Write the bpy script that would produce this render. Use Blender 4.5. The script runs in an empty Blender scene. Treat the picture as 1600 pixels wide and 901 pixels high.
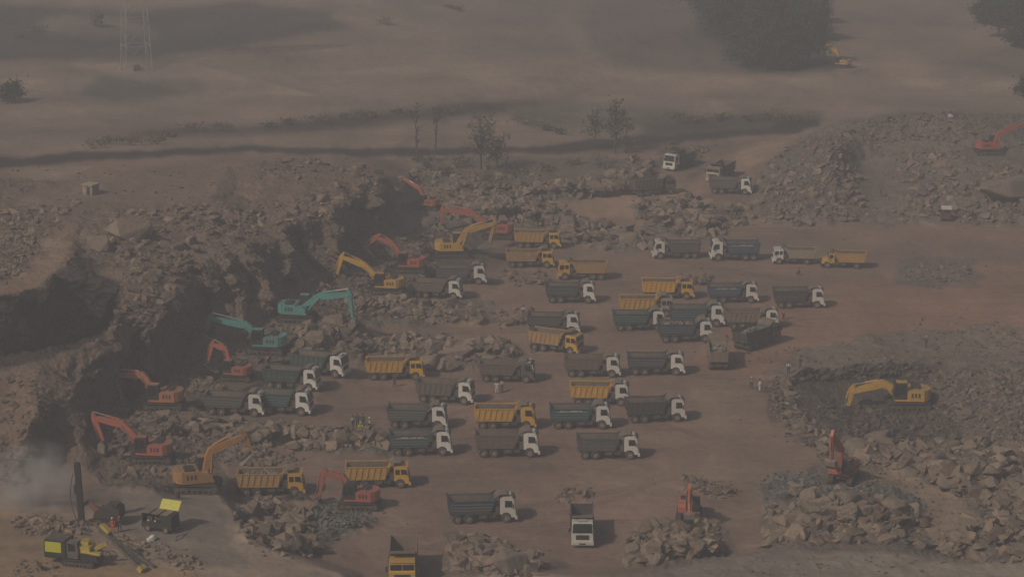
import bpy, math, random
import numpy as np
from mathutils import Vector, Matrix
from mathutils.geometry import delaunay_2d_cdt
R = math.radians
SC = bpy.context.scene
COL = SC.collection

# ------------------------------------------------------------------ camera
F, HC, TH = 4000.0, 98.0, math.atan(1050 / 4000.0)
cam = bpy.data.objects.new('camera', bpy.data.cameras.new('camera'))
COL.objects.link(cam); SC.camera = cam
cam.location = (0, 0, HC)
cam.rotation_euler = (math.pi / 2 - TH, 0, 0)
cam.data.sensor_width = 36.0
cam.data.lens = 36.0 * F / 1600.0
cam.data.clip_start = 1.0
cam.data.clip_end = 60000

# ------------------------------------------------------------------ sky and sun
SUN_EL, SUN_AZ = R(41), math.atan2(-0.64, -0.77)      # azimuth of the direction TOWARDS the sun
SD = Vector((math.cos(SUN_EL) * math.cos(SUN_AZ), math.cos(SUN_EL) * math.sin(SUN_AZ), math.sin(SUN_EL)))
w = bpy.data.worlds.new('World'); SC.world = w; w.use_nodes = True
nt = w.node_tree; nt.nodes.clear()
sky = nt.nodes.new('ShaderNodeTexSky'); sky.sky_type = 'NISHITA'; sky.sun_disc = False
sky.sun_elevation = SUN_EL
sky.sun_rotation = math.pi / 2 - SUN_AZ
sky.air_density = 1.2; sky.dust_density = 6.0; sky.ozone_density = 0.6
bg = nt.nodes.new('ShaderNodeBackground'); bg.inputs['Strength'].default_value = 0.058
wo = nt.nodes.new('ShaderNodeOutputWorld')
nt.links.new(sky.outputs[0], bg.inputs[0]); nt.links.new(bg.outputs[0], wo.inputs[0])
sl = bpy.data.lights.new('sun', 'SUN'); sl.energy = 3.1; sl.angle = R(0.8); sl.color = (1.0, 0.87, 0.72)
so = bpy.data.objects.new('sun', sl); COL.objects.link(so)
so.rotation_euler = SD.to_track_quat('Z', 'Y').to_euler()
so.location = SD * 300
SC.view_settings.view_transform = 'Standard'; SC.view_settings.look = 'None'
SC.view_settings.exposure = -0.68; SC.view_settings.gamma = 1.0
SC.view_settings.use_curve_mapping = False
SC.cycles.volume_bounces = 1
SC.cycles.max_bounces = 5
SC.cycles.diffuse_bounces = 2
SC.cycles.volume_max_steps = 128

# ------------------------------------------------------------------ geometry of the view: pixel + height -> point
cT, sT = math.cos(TH), math.sin(TH)
def unproj(px, py, z):
    a = (px - 800.0) / F; b = (450.5 - py) / F          # camera-plane coordinates
    dx = a; dy = cT + b * sT; dz = -sT + b * cT
    t = (z - HC) / dz
    return dx * t, dy * t, z
def scale_at(py, z=0.0):
    x, y, zz = unproj(800, py, z)
    return F / (y * cT + (HC - z) * sT)

# ------------------------------------------------------------------ numpy noise
def _hash(ix, iy, iz, seed):
    h = (ix.astype(np.uint32) * np.uint32(374761393) + iy.astype(np.uint32) * np.uint32(668265263)
         + iz.astype(np.uint32) * np.uint32(2147483647) + np.uint32(seed * 974711 & 0xffffffff))
    h = (h ^ (h >> np.uint32(13))) * np.uint32(1274126177)
    h = h ^ (h >> np.uint32(16))
    return h.astype(np.float32) / 4294967296.0
def vnoise(x, y, z, seed=0):
    x = np.asarray(x, dtype=np.float64); y = np.asarray(y, dtype=np.float64); z = np.asarray(z, dtype=np.float64) + 0 * x
    ix = np.floor(x).astype(np.int64); iy = np.floor(y).astype(np.int64); iz = np.floor(z).astype(np.int64)
    fx = x - ix; fy = y - iy; fz = z - iz
    fx = fx * fx * (3 - 2 * fx); fy = fy * fy * (3 - 2 * fy); fz = fz * fz * (3 - 2 * fz)
    r = 0
    for dx in (0, 1):
        for dy in (0, 1):
            for dz in (0, 1):
                wgt = (fx if dx else 1 - fx) * (fy if dy else 1 - fy) * (fz if dz else 1 - fz)
                r = r + wgt * _hash(ix + dx, iy + dy, iz + dz, seed)
    return r * 2 - 1
def fbm(x, y, z, sc, octv, seed=0, ridged=False, gain=0.5):
    r = 0; amp = 1; tot = 0
    for o in range(octv):
        n = vnoise(x / sc + 17.3 * o, y / sc + 5.1 * o, z / sc, seed + o)
        if ridged: n = 1 - 2 * np.abs(n)
        r = r + amp * n; tot += amp; amp *= gain; sc *= 0.5
    return r / tot

# ------------------------------------------------------------------ materials
def new_mat(name):
    m = bpy.data.materials.new(name); m.use_nodes = True
    nt = m.node_tree; nt.nodes.clear()
    o = nt.nodes.new('ShaderNodeOutputMaterial'); b = nt.nodes.new('ShaderNodeBsdfPrincipled')
    nt.links.new(b.outputs[0], o.inputs[0])
    return m, nt, b
def N(nt, t, **k):
    n = nt.nodes.new(t)
    for a, v in k.items():
        if a[0] == 'i' and a[1:].isdigit(): n.inputs[int(a[1:])].default_value = v
        else: setattr(n, a, v)
    return n
def mixc(nt, fac, a, b, mode='MIX'):
    n = nt.nodes.new('ShaderNodeMix'); n.data_type = 'RGBA'; n.blend_type = mode
    for s, v in ((0, fac), (6, a), (7, b)):
        if hasattr(v, 'links'): nt.links.new(v, n.inputs[s])
        else: n.inputs[s].default_value = v if s == 0 or len(v) == 4 else (*v, 1)
    return n.outputs[2]
def ramp(nt, src, p0, p1, c0=(0, 0, 0), c1=(1, 1, 1)):
    n = nt.nodes.new('ShaderNodeValToRGB')
    n.color_ramp.elements[0].position = p0; n.color_ramp.elements[1].position = p1
    n.color_ramp.elements[0].color = (*c0, 1); n.color_ramp.elements[1].color = (*c1, 1)
    nt.links.new(src, n.inputs[0]); return n.outputs[0]
DUST = (0.20, 0.155, 0.12)
_mats = {}
def paint(name, col, dirt=0.45, rough=0.55, dust=DUST, rnd=.22):
    """painted steel, weathered: dust settles in noise patches and more on faces that look up"""
    if name in _mats: return _mats[name]
    m, nt, b = new_mat(name)
    tc = N(nt, 'ShaderNodeTexCoord'); oi = N(nt, 'ShaderNodeObjectInfo')
    ad = N(nt, 'ShaderNodeVectorMath', operation='ADD'); nt.links.new(tc.outputs['Object'], ad.inputs[0])
    nt.links.new(oi.outputs['Location'], ad.inputs[1])
    n1 = N(nt, 'ShaderNodeTexNoise'); n1.inputs['Scale'].default_value = 1.3; n1.inputs['Detail'].default_value = 6; n1.inputs['Roughness'].default_value = 0.7
    nt.links.new(ad.outputs[0], n1.inputs['Vector'])
    n2 = N(nt, 'ShaderNodeTexNoise'); n2.inputs['Scale'].default_value = 9; n2.inputs['Detail'].default_value = 4
    nt.links.new(ad.outputs[0], n2.inputs['Vector'])
    geo = N(nt, 'ShaderNodeNewGeometry'); sx = N(nt, 'ShaderNodeSeparateXYZ'); nt.links.new(geo.outputs['Normal'], sx.inputs[0])
    up = N(nt, 'ShaderNodeMapRange', i1=0.2, i2=0.9, i3=0.0, i4=0.22); nt.links.new(sx.outputs[2], up.inputs[0])
    f = ramp(nt, n1.outputs[0], 0.36, 0.68, (dirt * .35,) * 3, (min(1, dirt * 1.5),) * 3)
    a2 = N(nt, 'ShaderNodeMath', operation='ADD', use_clamp=True); nt.links.new(f, a2.inputs[0]); nt.links.new(up.outputs[0], a2.inputs[1])
    rn = N(nt, 'ShaderNodeMath', operation='MULTIPLY_ADD', use_clamp=True, i1=rnd); nt.links.new(oi.outputs['Random'], rn.inputs[0]); nt.links.new(a2.outputs[0], rn.inputs[2])
    c = mixc(nt, rn.outputs[0], col, dust)
    sp = ramp(nt, n2.outputs[0], 0.3, 0.75, (0.72,) * 3, (1.12,) * 3)
    c = mixc(nt, 1.0, c, sp, 'MULTIPLY')
    nt.links.new(c, b.inputs['Base Color'])
    b.inputs['Roughness'].default_value = rough
    _mats[name] = m; return m
def plain(name, col, rough=0.7, var=0.25, scale=6.0, metal=0.0, bump=0.0):
    if name in _mats: return _mats[name]
    m, nt, b = new_mat(name)
    tc = N(nt, 'ShaderNodeTexCoord')
    n1 = N(nt, 'ShaderNodeTexNoise'); n1.inputs['Scale'].default_value = scale; n1.inputs['Detail'].default_value = 5
    nt.links.new(tc.outputs['Object'], n1.inputs['Vector'])
    k = ramp(nt, n1.outputs[0], 0.3, 0.7, (1 - var,) * 3, (1 + var,) * 3)
    nt.links.new(mixc(nt, 1.0, col, k, 'MULTIPLY'), b.inputs['Base Color'])
    b.inputs['Roughness'].default_value = rough; b.inputs['Metallic'].default_value = metal
    if bump:
        bp = N(nt, 'ShaderNodeBump'); bp.inputs['Strength'].default_value = bump; bp.inputs['Distance'].default_value = 0.1
        nt.links.new(n1.outputs[0], bp.inputs['Height']); nt.links.new(bp.outputs[0], b.inputs['Normal'])
    _mats[name] = m; return m
def ground_mat():
    m, nt, b = new_mat('quarry_ground')
    at = N(nt, 'ShaderNodeVertexColor'); at.layer_name = 'soil'
    ar = N(nt, 'ShaderNodeAttribute'); ar.attribute_name = 'rough'
    geo = N(nt, 'ShaderNodeNewGeometry')
    def noise(scale, det, rg=0.6):
        n = N(nt, 'ShaderNodeTexNoise'); n.inputs['Scale'].default_value = scale; n.inputs['Detail'].default_value = det
        n.inputs['Roughness'].default_value = rg; nt.links.new(geo.outputs['Position'], n.inputs['Vector']); return n
    n1 = noise(0.05, 8, 0.62); n2 = noise(0.9, 7, 0.7)
    # long drag marks and wheel tracks: stretched noise
    mp = N(nt, 'ShaderNodeMapping'); mp.inputs['Scale'].default_value = (0.045, 0.5, 0.3); mp.inputs['Rotation'].default_value = (0, 0, R(14))
    nt.links.new(geo.outputs['Position'], mp.inputs[0])
    n3 = N(nt, 'ShaderNodeTexNoise'); n3.inputs['Scale'].default_value = 1.0; n3.inputs['Detail'].default_value = 6
    nt.links.new(mp.outputs[0], n3.inputs['Vector'])
    k1 = ramp(nt, n1.outputs[0], 0.3, 0.72, (0.74, 0.73, 0.74), (1.22, 1.20, 1.17))
    k2 = ramp(nt, n2.outputs[0], 0.28, 0.75, (0.78,) * 3, (1.2,) * 3)
    k3 = ramp(nt, n3.outputs[0], 0.33, 0.7, (0.93, 0.92, 0.92), (1.07, 1.06, 1.04))
    c = mixc(nt, 1.0, at.outputs[0], k1, 'MULTIPLY'); c = mixc(nt, 1.0, c, k2, 'MULTIPLY'); c = mixc(nt, 1.0, c, k3, 'MULTIPLY')
    vo = N(nt, 'ShaderNodeTexVoronoi', feature='F1'); vo.inputs['Scale'].default_value = 1.6
    nt.links.new(geo.outputs['Position'], vo.inputs['Vector'])
    vc = ramp(nt, vo.outputs['Distance'], 0.1, 0.75, (1.08,) * 3, (0.82,) * 3)
    cr = mixc(nt, 1.0, c, vc, 'MULTIPLY')
    c = mixc(nt, ar.outputs['Fac'], c, cr)
    nt.links.new(c, b.inputs['Base Color']); b.inputs['Roughness'].default_value = 0.95
    b.inputs['Specular IOR Level'].default_value = 0.15
    # bump: fine everywhere, blocky where broken rock lies
    mu = N(nt, 'ShaderNodeMath', operation='MULTIPLY'); nt.links.new(vo.outputs['Distance'], mu.inputs[0]); nt.links.new(ar.outputs['Fac'], mu.inputs[1])
    ma = N(nt, 'ShaderNodeMath', operation='MULTIPLY_ADD', i1=-0.9); nt.links.new(mu.outputs[0], ma.inputs[0])
    m3 = N(nt, 'ShaderNodeMath', operation='MULTIPLY_ADD', i1=0.35); nt.links.new(n2.outputs[0], m3.inputs[0])
    m4 = N(nt, 'ShaderNodeMath', operation='MULTIPLY', i1=0.04); nt.links.new(n3.outputs[0], m4.inputs[0])
    nt.links.new(m4.outputs[0], m3.inputs[2]); nt.links.new(m3.outputs[0], ma.inputs[2])
    bp = N(nt, 'ShaderNodeBump'); bp.inputs['Strength'].default_value = 0.6; bp.inputs['Distance'].default_value = 0.5
    nt.links.new(ma.outputs[0], bp.inputs['Height']); nt.links.new(bp.outputs[0], b.inputs['Normal'])
    return m
def rock_mat(name, attr):
    m, nt, b = new_mat(name)
    geo = N(nt, 'ShaderNodeNewGeometry')
    n1 = N(nt, 'ShaderNodeTexNoise'); n1.inputs['Scale'].default_value = 1.7; n1.inputs['Detail'].default_value = 7; n1.inputs['Roughness'].default_value = 0.68
    nt.links.new(geo.outputs['Position'], n1.inputs['Vector'])
    if attr:
        at = N(nt, 'ShaderNodeVertexColor'); at.layer_name = 'soil'; base = at.outputs[0]
    else:
        oi = N(nt, 'ShaderNodeObjectInfo')
        r = N(nt, 'ShaderNodeValToRGB'); nt.links.new(oi.outputs['Random'], r.inputs[0])
        es = r.color_ramp.elements
        es[0].position = 0; es[0].color = (0.145, 0.117, 0.097, 1); es[1].position = 1; es[1].color = (0.31, 0.245, 0.19, 1)
        for p, c in ((0.3, (0.225, 0.180, 0.146, 1)), (0.55, (0.185, 0.155, 0.132, 1)), (0.8, (0.26, 0.203, 0.157, 1))):
            e = es.new(p); e.color = c
        base = r.outputs[0]
    k = ramp(nt, n1.outputs[0], 0.3, 0.7, (0.72, 0.70, 0.68), (1.2, 1.18, 1.15))
    nt.links.new(mixc(nt, 1.0, base, k, 'MULTIPLY'), b.inputs['Base Color'])
    b.inputs['Roughness'].default_value = 0.92; b.inputs['Specular IOR Level'].default_value = 0.2
    bp = N(nt, 'ShaderNodeBump'); bp.inputs['Strength'].default_value = 0.6; bp.inputs['Distance'].default_value = 0.25
    nt.links.new(n1.outputs[0], bp.inputs['Height']); nt.links.new(bp.outputs[0], b.inputs['Normal'])
    return m

# ------------------------------------------------------------------ tags
def tag(o, label=None, cat=None, group=None, kind=None):
    if label: o['label'] = label
    if cat: o['category'] = cat
    if group: o['group'] = group
    if kind: o['kind'] = kind
    return o
def empty(name, loc, rz=0.0, rx=0.0, ry=0.0):
    o = bpy.data.objects.new(name, None); COL.objects.link(o)
    o.location = loc; o.rotation_euler = (rx, ry, rz); o.empty_display_size = 0.3
    return o

# ------------------------------------------------------------------ terrain control points
# each entry is a line of (px, py, z): the ground seen at that spot of the view lies at height z
L = []
# far plain
for py, z in ((-585, 0), (-520, 2), (-380, 4), (-200, 3), (-60, 2), (30, 4), (100, 3), (150, 2)):
    L.append([(px, py, z + (1.6 * math.sin(px * .011 + py * .05))) for px in range(-900, 2501, 200)])
L.append([(-900, 262, 11), (-300, 258, 12), (0, 262, 13), (130, 268, 13), (250, 262, 12.6), (360, 256, 12.5), (450, 246, 12.3), (520, 250, 12), (560, 262, 11.6), (600, 276, 10.2), (628, 300, 7.5), (640, 318, 5)])
L.append([(-900, 222, 5), (-300, 222, 5.5), (0, 228, 6), (200, 222, 6), (400, 226, 6), (520, 236, 6), (600, 250, 5), (650, 275, 3), (700, 285, 2)])
L.append([(700, 250, 2.5), (900, 245, 2.5), (1050, 235, 3), (1150, 230, 3), (1230, 205, 5)])
# left plateau edge (rim of the dark hollow)
L.append([(-900, 500, 14.5), (-200, 478, 14.5), (0, 463, 14.5), (55, 452, 14.2), (85, 425, 14.4), (105, 396, 14.6), (122, 388, 14.4), (140, 398, 13.9), (160, 425, 13.0), (178, 455, 12.2), (192, 490, 11.4), (186, 510, 11.0), (150, 536, 10.4), (110, 553, 10.0), (60, 566, 9.6), (0, 580, 9.2), (-200, 592, 9), (-900, 620, 9)])
L.append([(-900, 590, 5.8), (-200, 565, 6.4), (0, 560, 6.0), (60, 552, 5.6), (110, 541, 5.2), (145, 526, 5.2), (172, 508, 5.6), (178, 492, 6.4)])
L.append([(0, 400, 14.3), (60, 380, 14.2), (120, 350, 14), (250, 330, 13.6), (330, 320, 13.2)])
L.append([(-900, 340, 13.5), (-200, 340, 13.5), (0, 330, 13.6), (150, 310, 13.4), (300, 295, 12.9)])
# spur running down from the plateau, with a second rim to its right
L.append([(200, 400, 13.4), (230, 440, 12.6), (232, 475, 11.8)])
L.append([(480, 336, 10.9), (452, 358, 10.4), (420, 372, 10.2), (385, 386, 10.6), (345, 392, 11.4), (318, 412, 11.4), (300, 440, 11.0), (280, 462, 10.8), (262, 486, 10.4), (240, 506, 9.9), (212, 522, 9.4), (196, 546, 8.9), (178, 560, 8.6), (150, 566, 8.6), (118, 572, 8.6), (104, 594, 8.0), (106, 640, 6.2), (118, 690, 3.8)])
L.append([(330, 562, 2.0), (290, 584, 1.8), (245, 602, 1.5), (205, 622, 1.5), (180, 640, 1.4), (165, 668, 1.4), (165, 700, 1.4), (150, 745, .6)])
L.append([(480, 336, 10.9), (520, 322, 10.9), (560, 308, 10.4), (590, 292, 9.4), (612, 296, 7.8)])
L.append([(330, 562, 2.0), (372, 540, 2.3), (402, 520, 2.8), (440, 486, 3.3), (490, 470, 2.9), (536, 440, 2.7), (570, 412, 3.0), (604, 380, 3.6), (640, 350, 2.8), (660, 330, 2.6)])
L.append([(300, 500, 6.6), (330, 480, 6.4), (360, 462, 6.4), (400, 440, 6.6), (440, 420, 6.6), (480, 402, 6.4), (520, 384, 6.4), (556, 360, 6.6), (590, 340, 6.2)])
L.append([(-900, 700, 5), (0, 690, 5), (60, 660, 6.4), (60, 620, 8.4)])
L.append([(-900, 735, 3), (0, 728, 2.6), (80, 730, 1.4), (150, 745, .4), (240, 716, 1.3), (300, 750, 0.6), (340, 765, 0.3)])
# working slope where the excavators stand
L.append([(255, 636, 1.4), (300, 640, .8), (360, 655, 0), (500, 655, 0)])
L.append([(355, 586, 1.8), (400, 600, 0.6)])
L.append([(410, 546, 2.2), (470, 540, 1.8), (530, 545, 0.8), (560, 540, 0.3)])
L.append([(470, 494, 3.0), (540, 500, 1.5), (600, 500, 0.4), (640, 490, 0.2)])
L.append([(600, 452, 1.5), (640, 462, .5), (680, 470, .2), (720, 466, 0)])
L.append([(630, 420, 2.2), (690, 410, 1.2), (735, 398, 1.2), (800, 375, .8)])
L.append([(760, 345, 1.4), (700, 350, 2), (850, 350, .5), (950, 350, .3)])
# quarry floor
for py in (420, 470, 520, 570, 620, 680, 740, 800, 850):
    L.append([(px, py, 0.0) for px in range(600 if py < 700 else 640, 1201, 100) if not (py < 480 and px < 750)])
for py in (375, 420, 470, 520):
    L.append([(px, py, 0.0) for px in (1300, 1400, 1500, 1600, 1750, 2500)])
L.append([(900, 380, 0), (1000, 370, 0), (1100, 360, 0), (1170, 352, 0), (1250, 358, 0), (1350, 342, 0), (1400, 350, 0), (1500, 352, 0), (1600, 354, 0), (1800, 356, 0), (2500, 360, 0)])
L.append([(1000, 300, 1.4), (1080, 270, 2), (1100, 300, 1.2), (1150, 305, 1), (1170, 280, 2)])
# upper right rubble hill
L.append([(1200, 300, 2.2), (1240, 255, 5), (1280, 222, 7.2), (1330, 198, 8.8), (1400, 184, 9.6), (1470, 182, 9.8), (1520, 196, 9.2), (1600, 222, 8.0), (1800, 235, 8), (2500, 240, 8)])
L.append([(1250, 186, 3.4), (1400, 172, 3.4), (1500, 170, 3.4), (1600, 172, 3.4), (1800, 172, 3.4), (2500, 172, 3)])
L.append([(1300, 300, 2.8), (1345, 275, 3.2), (1380, 290, 2.2), (1450, 280, 3.6), (1520, 265, 6.2), (1600, 265, 7), (1800, 265, 7), (2500, 265, 7)])
L.append([(1300, 240, 7.4), (1350, 232, 6.2), (1400, 228, 7.0), (1480, 225, 7.6), (1540, 238, 6.8)])
L.append([(1560, 308, 3.4), (1600, 312, 3.4), (1800, 310, 3)])
# lower right broken ground with the hollow
L.append([(1180, 590, 0), (1230, 585, .2), (1300, 572, .4), (1400, 566, .5), (1500, 560, .5), (1620, 556, .5), (2500, 560, .5)])
L.append([(1222, 604, -1.2), (1300, 600, -2.0), (1400, 598, -2.0), (1445, 590, -1.2)])
L.append([(1230, 640, -1.4), (1320, 632, -2.3), (1400, 634, -2.3), (1470, 636, -1.2), (1600, 640, .4), (2500, 640, .4)])
L.append([(1240, 672, -.2), (1320, 664, -1.2), (1380, 680, -2.4), (1440, 690, -2.4), (1500, 680, -1.2)])
L.append([(1280, 708, .1), (1340, 712, .3), (1420, 726, .6), (1500, 740, 1.2), (1560, 720, 1.8), (1620, 700, 1.8), (2500, 700, 1)])
L.append([(1330, 728, 0.6), (1400, 746, .2), (1480, 775, .1), (1560, 800, .8), (1620, 790, 1.6), (2500, 790, 1)])
L.append([(1200, 742, 0), (1260, 748, 1.0), (1320, 752, 1.3), (1380, 766, 1.0), (1440, 790, .1)])
L.append([(1190, 800, 0), (1240, 790, 1.6), (1310, 786, 2.2), (1380, 800, 1.6), (1430, 815, .3), (1470, 830, .1)])
L.append([(1200, 846, .1), (1260, 845, .6), (1340, 850, .6), (1400, 845, .4), (1480, 845, .2), (1540, 840, 1.4), (1620, 840, 2.0), (2500, 840, 2)])
L.append([(1188, 612, 0), (1196, 640, 0), (1206, 668, 0), (1226, 692, 0), (1256, 712, 0)])
# foreground shelf along the bottom
L.append([(600, 905, .2), (680, 898, .7), (800, 893, 1.6), (960, 897, 2.4), (1060, 884, 3.0), (1130, 876, 3.2), (1200, 864, 3.4), (1300, 862, 3.4), (1420, 866, 3.4), (1500, 882, 3.4), (1560, 880, 3.6), (1620, 872, 3.6), (2500, 860, 3.6)])
L.append([(600, 901, 0), (680, 894, 0), (800, 888, 0), (960, 891, 0), (1060, 878, 0), (1130, 870, 0), (1200, 858, .2), (1300, 856, .5), (1420, 859, .4), (1500, 874, .5)])
L.append([(600, 960, .6), (800, 950, 2), (1000, 950, 3.6), (1400, 950, 4), (1620, 950, 4), (2500, 950, 4)])
L.append([(-900, 1150, 7.5), (0, 1150, 7.5), (400, 1150, 7), (800, 1150, 5), (1600, 1150, 6), (2500, 1150, 6)])
# drilling bench, bottom left
L.append([(-900, 765, 6), (-200, 765, 6), (0, 769, 6), (60, 768, 6), (120, 765, 6), (190, 761, 6), (260, 761, 6), (320, 768, 6), (352, 780, 5.9), (366, 800, 5.8), (378, 828, 5.6), (400, 848, 5.4), (440, 864, 5.2), (500, 884, 4.8), (560, 905, 4.2), (590, 960, 3)])
L.append([(-900, 760, 1.5), (-200, 760, 1.2), (0, 764, .9), (60, 763, .6), (120, 760, .2), (190, 756, .1), (260, 756, .1), (322, 762, .6), (360, 774, 1.8), (376, 795, 2.6), (390, 822, 2.6), (410, 841, 2.2), (448, 857, 1.6), (508, 877, .9), (568, 898, .3), (598, 945, 0)])
L.append([(-900, 850, 6.2), (0, 850, 6.2), (100, 850, 6.2), (200, 850, 6.2), (300, 850, 6.1)])
L.append([(-900, 930, 6.4), (0, 930, 6.4), (100, 930, 6.4), (200, 930, 6.4), (300, 930, 6.3), (420, 930, 5.8)])
L.append([(420, 790, .1), (480, 800, .3), (540, 810, .2), (560, 850, 0), (480, 840, .3), (600, 790, 0), (500, 740, 0), (560, 700, 0), (430, 720, .1), (450, 690, .3), (350, 705, .5)])

pts = []; edges = []
for ln in L:
    for i, p in enumerate(ln):
        pts.append(p)
        if i: edges.append((len(pts) - 2, len(pts) - 1))
vo, eo, fo, ov, oe, of = delaunay_2d_cdt([Vector((p[0], p[1])) for p in pts], edges, [], 0, 0.5)
vz = []
P2 = np.array([(p[0], p[1]) for p in pts]); PZ = np.array([p[2] for p in pts])
for i, v in enumerate(vo):
    o = ov[i]
    if o: vz.append(float(np.mean([pts[k][2] for k in o])))
    else:
        d = (P2[:, 0] - v[0]) ** 2 + (P2[:, 1] - v[1]) ** 2; k = np.argsort(d)[:3]
        vz.append(float(np.sum(PZ[k] / (d[k] + 1)) / np.sum(1 / (d[k] + 1))))
def axis(a, b, inner0, inner1, fine, coarse):
    x = list(np.arange(inner0, inner1 + 1e-6, fine)); s = coarse
    lo = []; c = inner0
    while c > a: s_ = min(60, s); c -= s_; lo.append(max(c, a)); s *= 1.25
    hi = []; c = inner1; s = coarse
    while c < b: s_ = min(60, s); c += s_; hi.append(min(c, b)); s *= 1.25
    return np.array(lo[::-1] + x + hi)
GX = axis(-900, 2500, -30, 1630, 2.5, 3)
GY = axis(-584, 1149, -12, 912, 2.0, 2.4)
PX, PY = np.meshgrid(GX, GY)
Z = np.zeros_like(PX)
for f in fo:
    a, b, c = (np.array(vo[k]) for k in f[:3])
    za, zb, zc = (vz[k] for k in f[:3])
    x0, x1 = min(a[0], b[0], c[0]), max(a[0], b[0], c[0]); y0, y1 = min(a[1], b[1], c[1]), max(a[1], b[1], c[1])
    i0, i1 = np.searchsorted(GX, x0 - .01), np.searchsorted(GX, x1 + .01); j0, j1 = np.searchsorted(GY, y0 - .01), np.searchsorted(GY, y1 + .01)
    if i1 <= i0 or j1 <= j0: continue
    X_ = PX[j0:j1, i0:i1]; Y_ = PY[j0:j1, i0:i1]
    det = (b[1] - c[1]) * (a[0] - c[0]) + (c[0] - b[0]) * (a[1] - c[1])
    if abs(det) < 1e-9: continue
    l0 = ((b[1] - c[1]) * (X_ - c[0]) + (c[0] - b[0]) * (Y_ - c[1])) / det
    l1 = ((c[1] - a[1]) * (X_ - c[0]) + (a[0] - c[0]) * (Y_ - c[1])) / det
    l2 = 1 - l0 - l1; m = (l0 > -1e-4) & (l1 > -1e-4) & (l2 > -1e-4)
    Z[j0:j1, i0:i1][m] = (l0 * za + l1 * zb + l2 * zc)[m]
for _ in range(1):
    Zp = np.pad(Z, 1, 'edge'); Z = (Zp[1:-1, :-2] + Zp[1:-1, 2:] + Zp[:-2, 1:-1] + Zp[2:, 1:-1] + 2 * Z) / 6

def inpoly(poly, X_, Y_):
    r = np.zeros(X_.shape, bool); n = len(poly)
    for i in range(n):
        x0, y0 = poly[i]; x1, y1 = poly[(i + 1) % n]
        if y0 == y1: continue
        c = ((y0 > Y_) != (y1 > Y_)) & (X_ < (x1 - x0) * (Y_ - y0) / (y1 - y0) + x0)
        r ^= c
    return r
wx = fbm(PX / 40, PY / 16, 0 * PX, 1, 4, 5) ; wy = fbm(PX / 40, PY / 16, 0 * PX, 1, 4, 9)
fz = np.clip((PY - 130) / 230, .12, 1)
WX, WY = PX + wx * 26, PY + wy * 11 * fz
def softmask(poly, blur=2):
    m = inpoly(poly, WX, WY).astype(np.float32)
    for _ in range(blur):
        mp = np.pad(m, 1, 'edge'); m = (mp[1:-1, :-2] + mp[1:-1, 2:] + mp[:-2, 1:-1] + mp[2:, 1:-1] + m) / 5
    return m

# heaps of broken rock: (x0,y0,x1,y1, height, half width in px)
HEAPS = [(300, 430, 330, 520, -1.5, 13), (462, 372, 505, 442, -1.9, 15), (566, 330, 586, 372, -.6, 12), (540, 320, 600, 330, .8, 16), (350, 410, 384, 500, 1.3, 12), (440, 372, 452, 440, 1.2, 10), (590, 300, 604, 350, 1.4, 12), (205, 560, 190, 640, -1.6, 16), (380, 396, 420, 470, 1.6, 13), (520, 330, 540, 400, 1.6, 12), (262, 500, 240, 590, 1.5, 13), (60, 640, 40, 720, 1.2, 26),
         (560, 472, 745, 500, 1.0, 16), (560, 540, 800, 548, 1.0, 13), (250, 668, 420, 676, 1.2, 16), (420, 676, 590, 690, 1.1, 15),
         (690, 300, 760, 330, 1.6, 22), (780, 320, 870, 345, 1.6, 20), (880, 370, 1000, 375, 1.1, 12), (830, 300, 980, 295, 1.3, 12),
         (1040, 345, 1110, 350, 1.4, 16), (700, 290, 800, 290, 1.4, 16), (1000, 335, 1040, 340, 1.2, 12), (990, 275, 1000, 262, 1.4, 12),
         (410, 792, 560, 815, 1.3, 26), (400, 830, 470, 850, 1.8, 24), (1010, 865, 1110, 850, 1.9, 26), (720, 880, 850, 885, 1.6, 26),
         (1250, 790, 1400, 800, 1.0, 34), (1070, 760, 1140, 768, .5, 10), (880, 772, 910, 774, .6, 8), (1060, 436, 1100, 438, .7, 8),
         (440, 560, 520, 530, 1.2, 18), (420, 480, 560, 520, .8, 22), (310, 600, 400, 640, .6, 16), (640, 392, 700, 420, 1.0, 16),
         (60, 808, 110, 825, 1.0, 14), (1400, 425, 1500, 430, .5, 16), (860, 440, 800, 432, .8, 9), (800, 570, 690, 575, .4, 8),
         (1470, 720, 1560, 740, 1.6, 24), (1500, 850, 1590, 830, 1.6, 28), (1480, 650, 1590, 660, .8, 26), (820, 500, 790, 506, .6, 7)]
for x0, y0, x1, y1, h, wd in HEAPS:
    dx, dy = x1 - x0, (y1 - y0) * 2.2; L2 = dx * dx + dy * dy
    t = np.clip(((PX - x0) * dx + (PY - y0) * 2.2 * dy) / L2, 0, 1)
    d = np.hypot(PX - (x0 + t * dx), (PY - y0) * 2.2 - t * dy)
    Z += h * np.exp(-(d / wd) ** 2) * (0.8 + 0.45 * wx)

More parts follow.
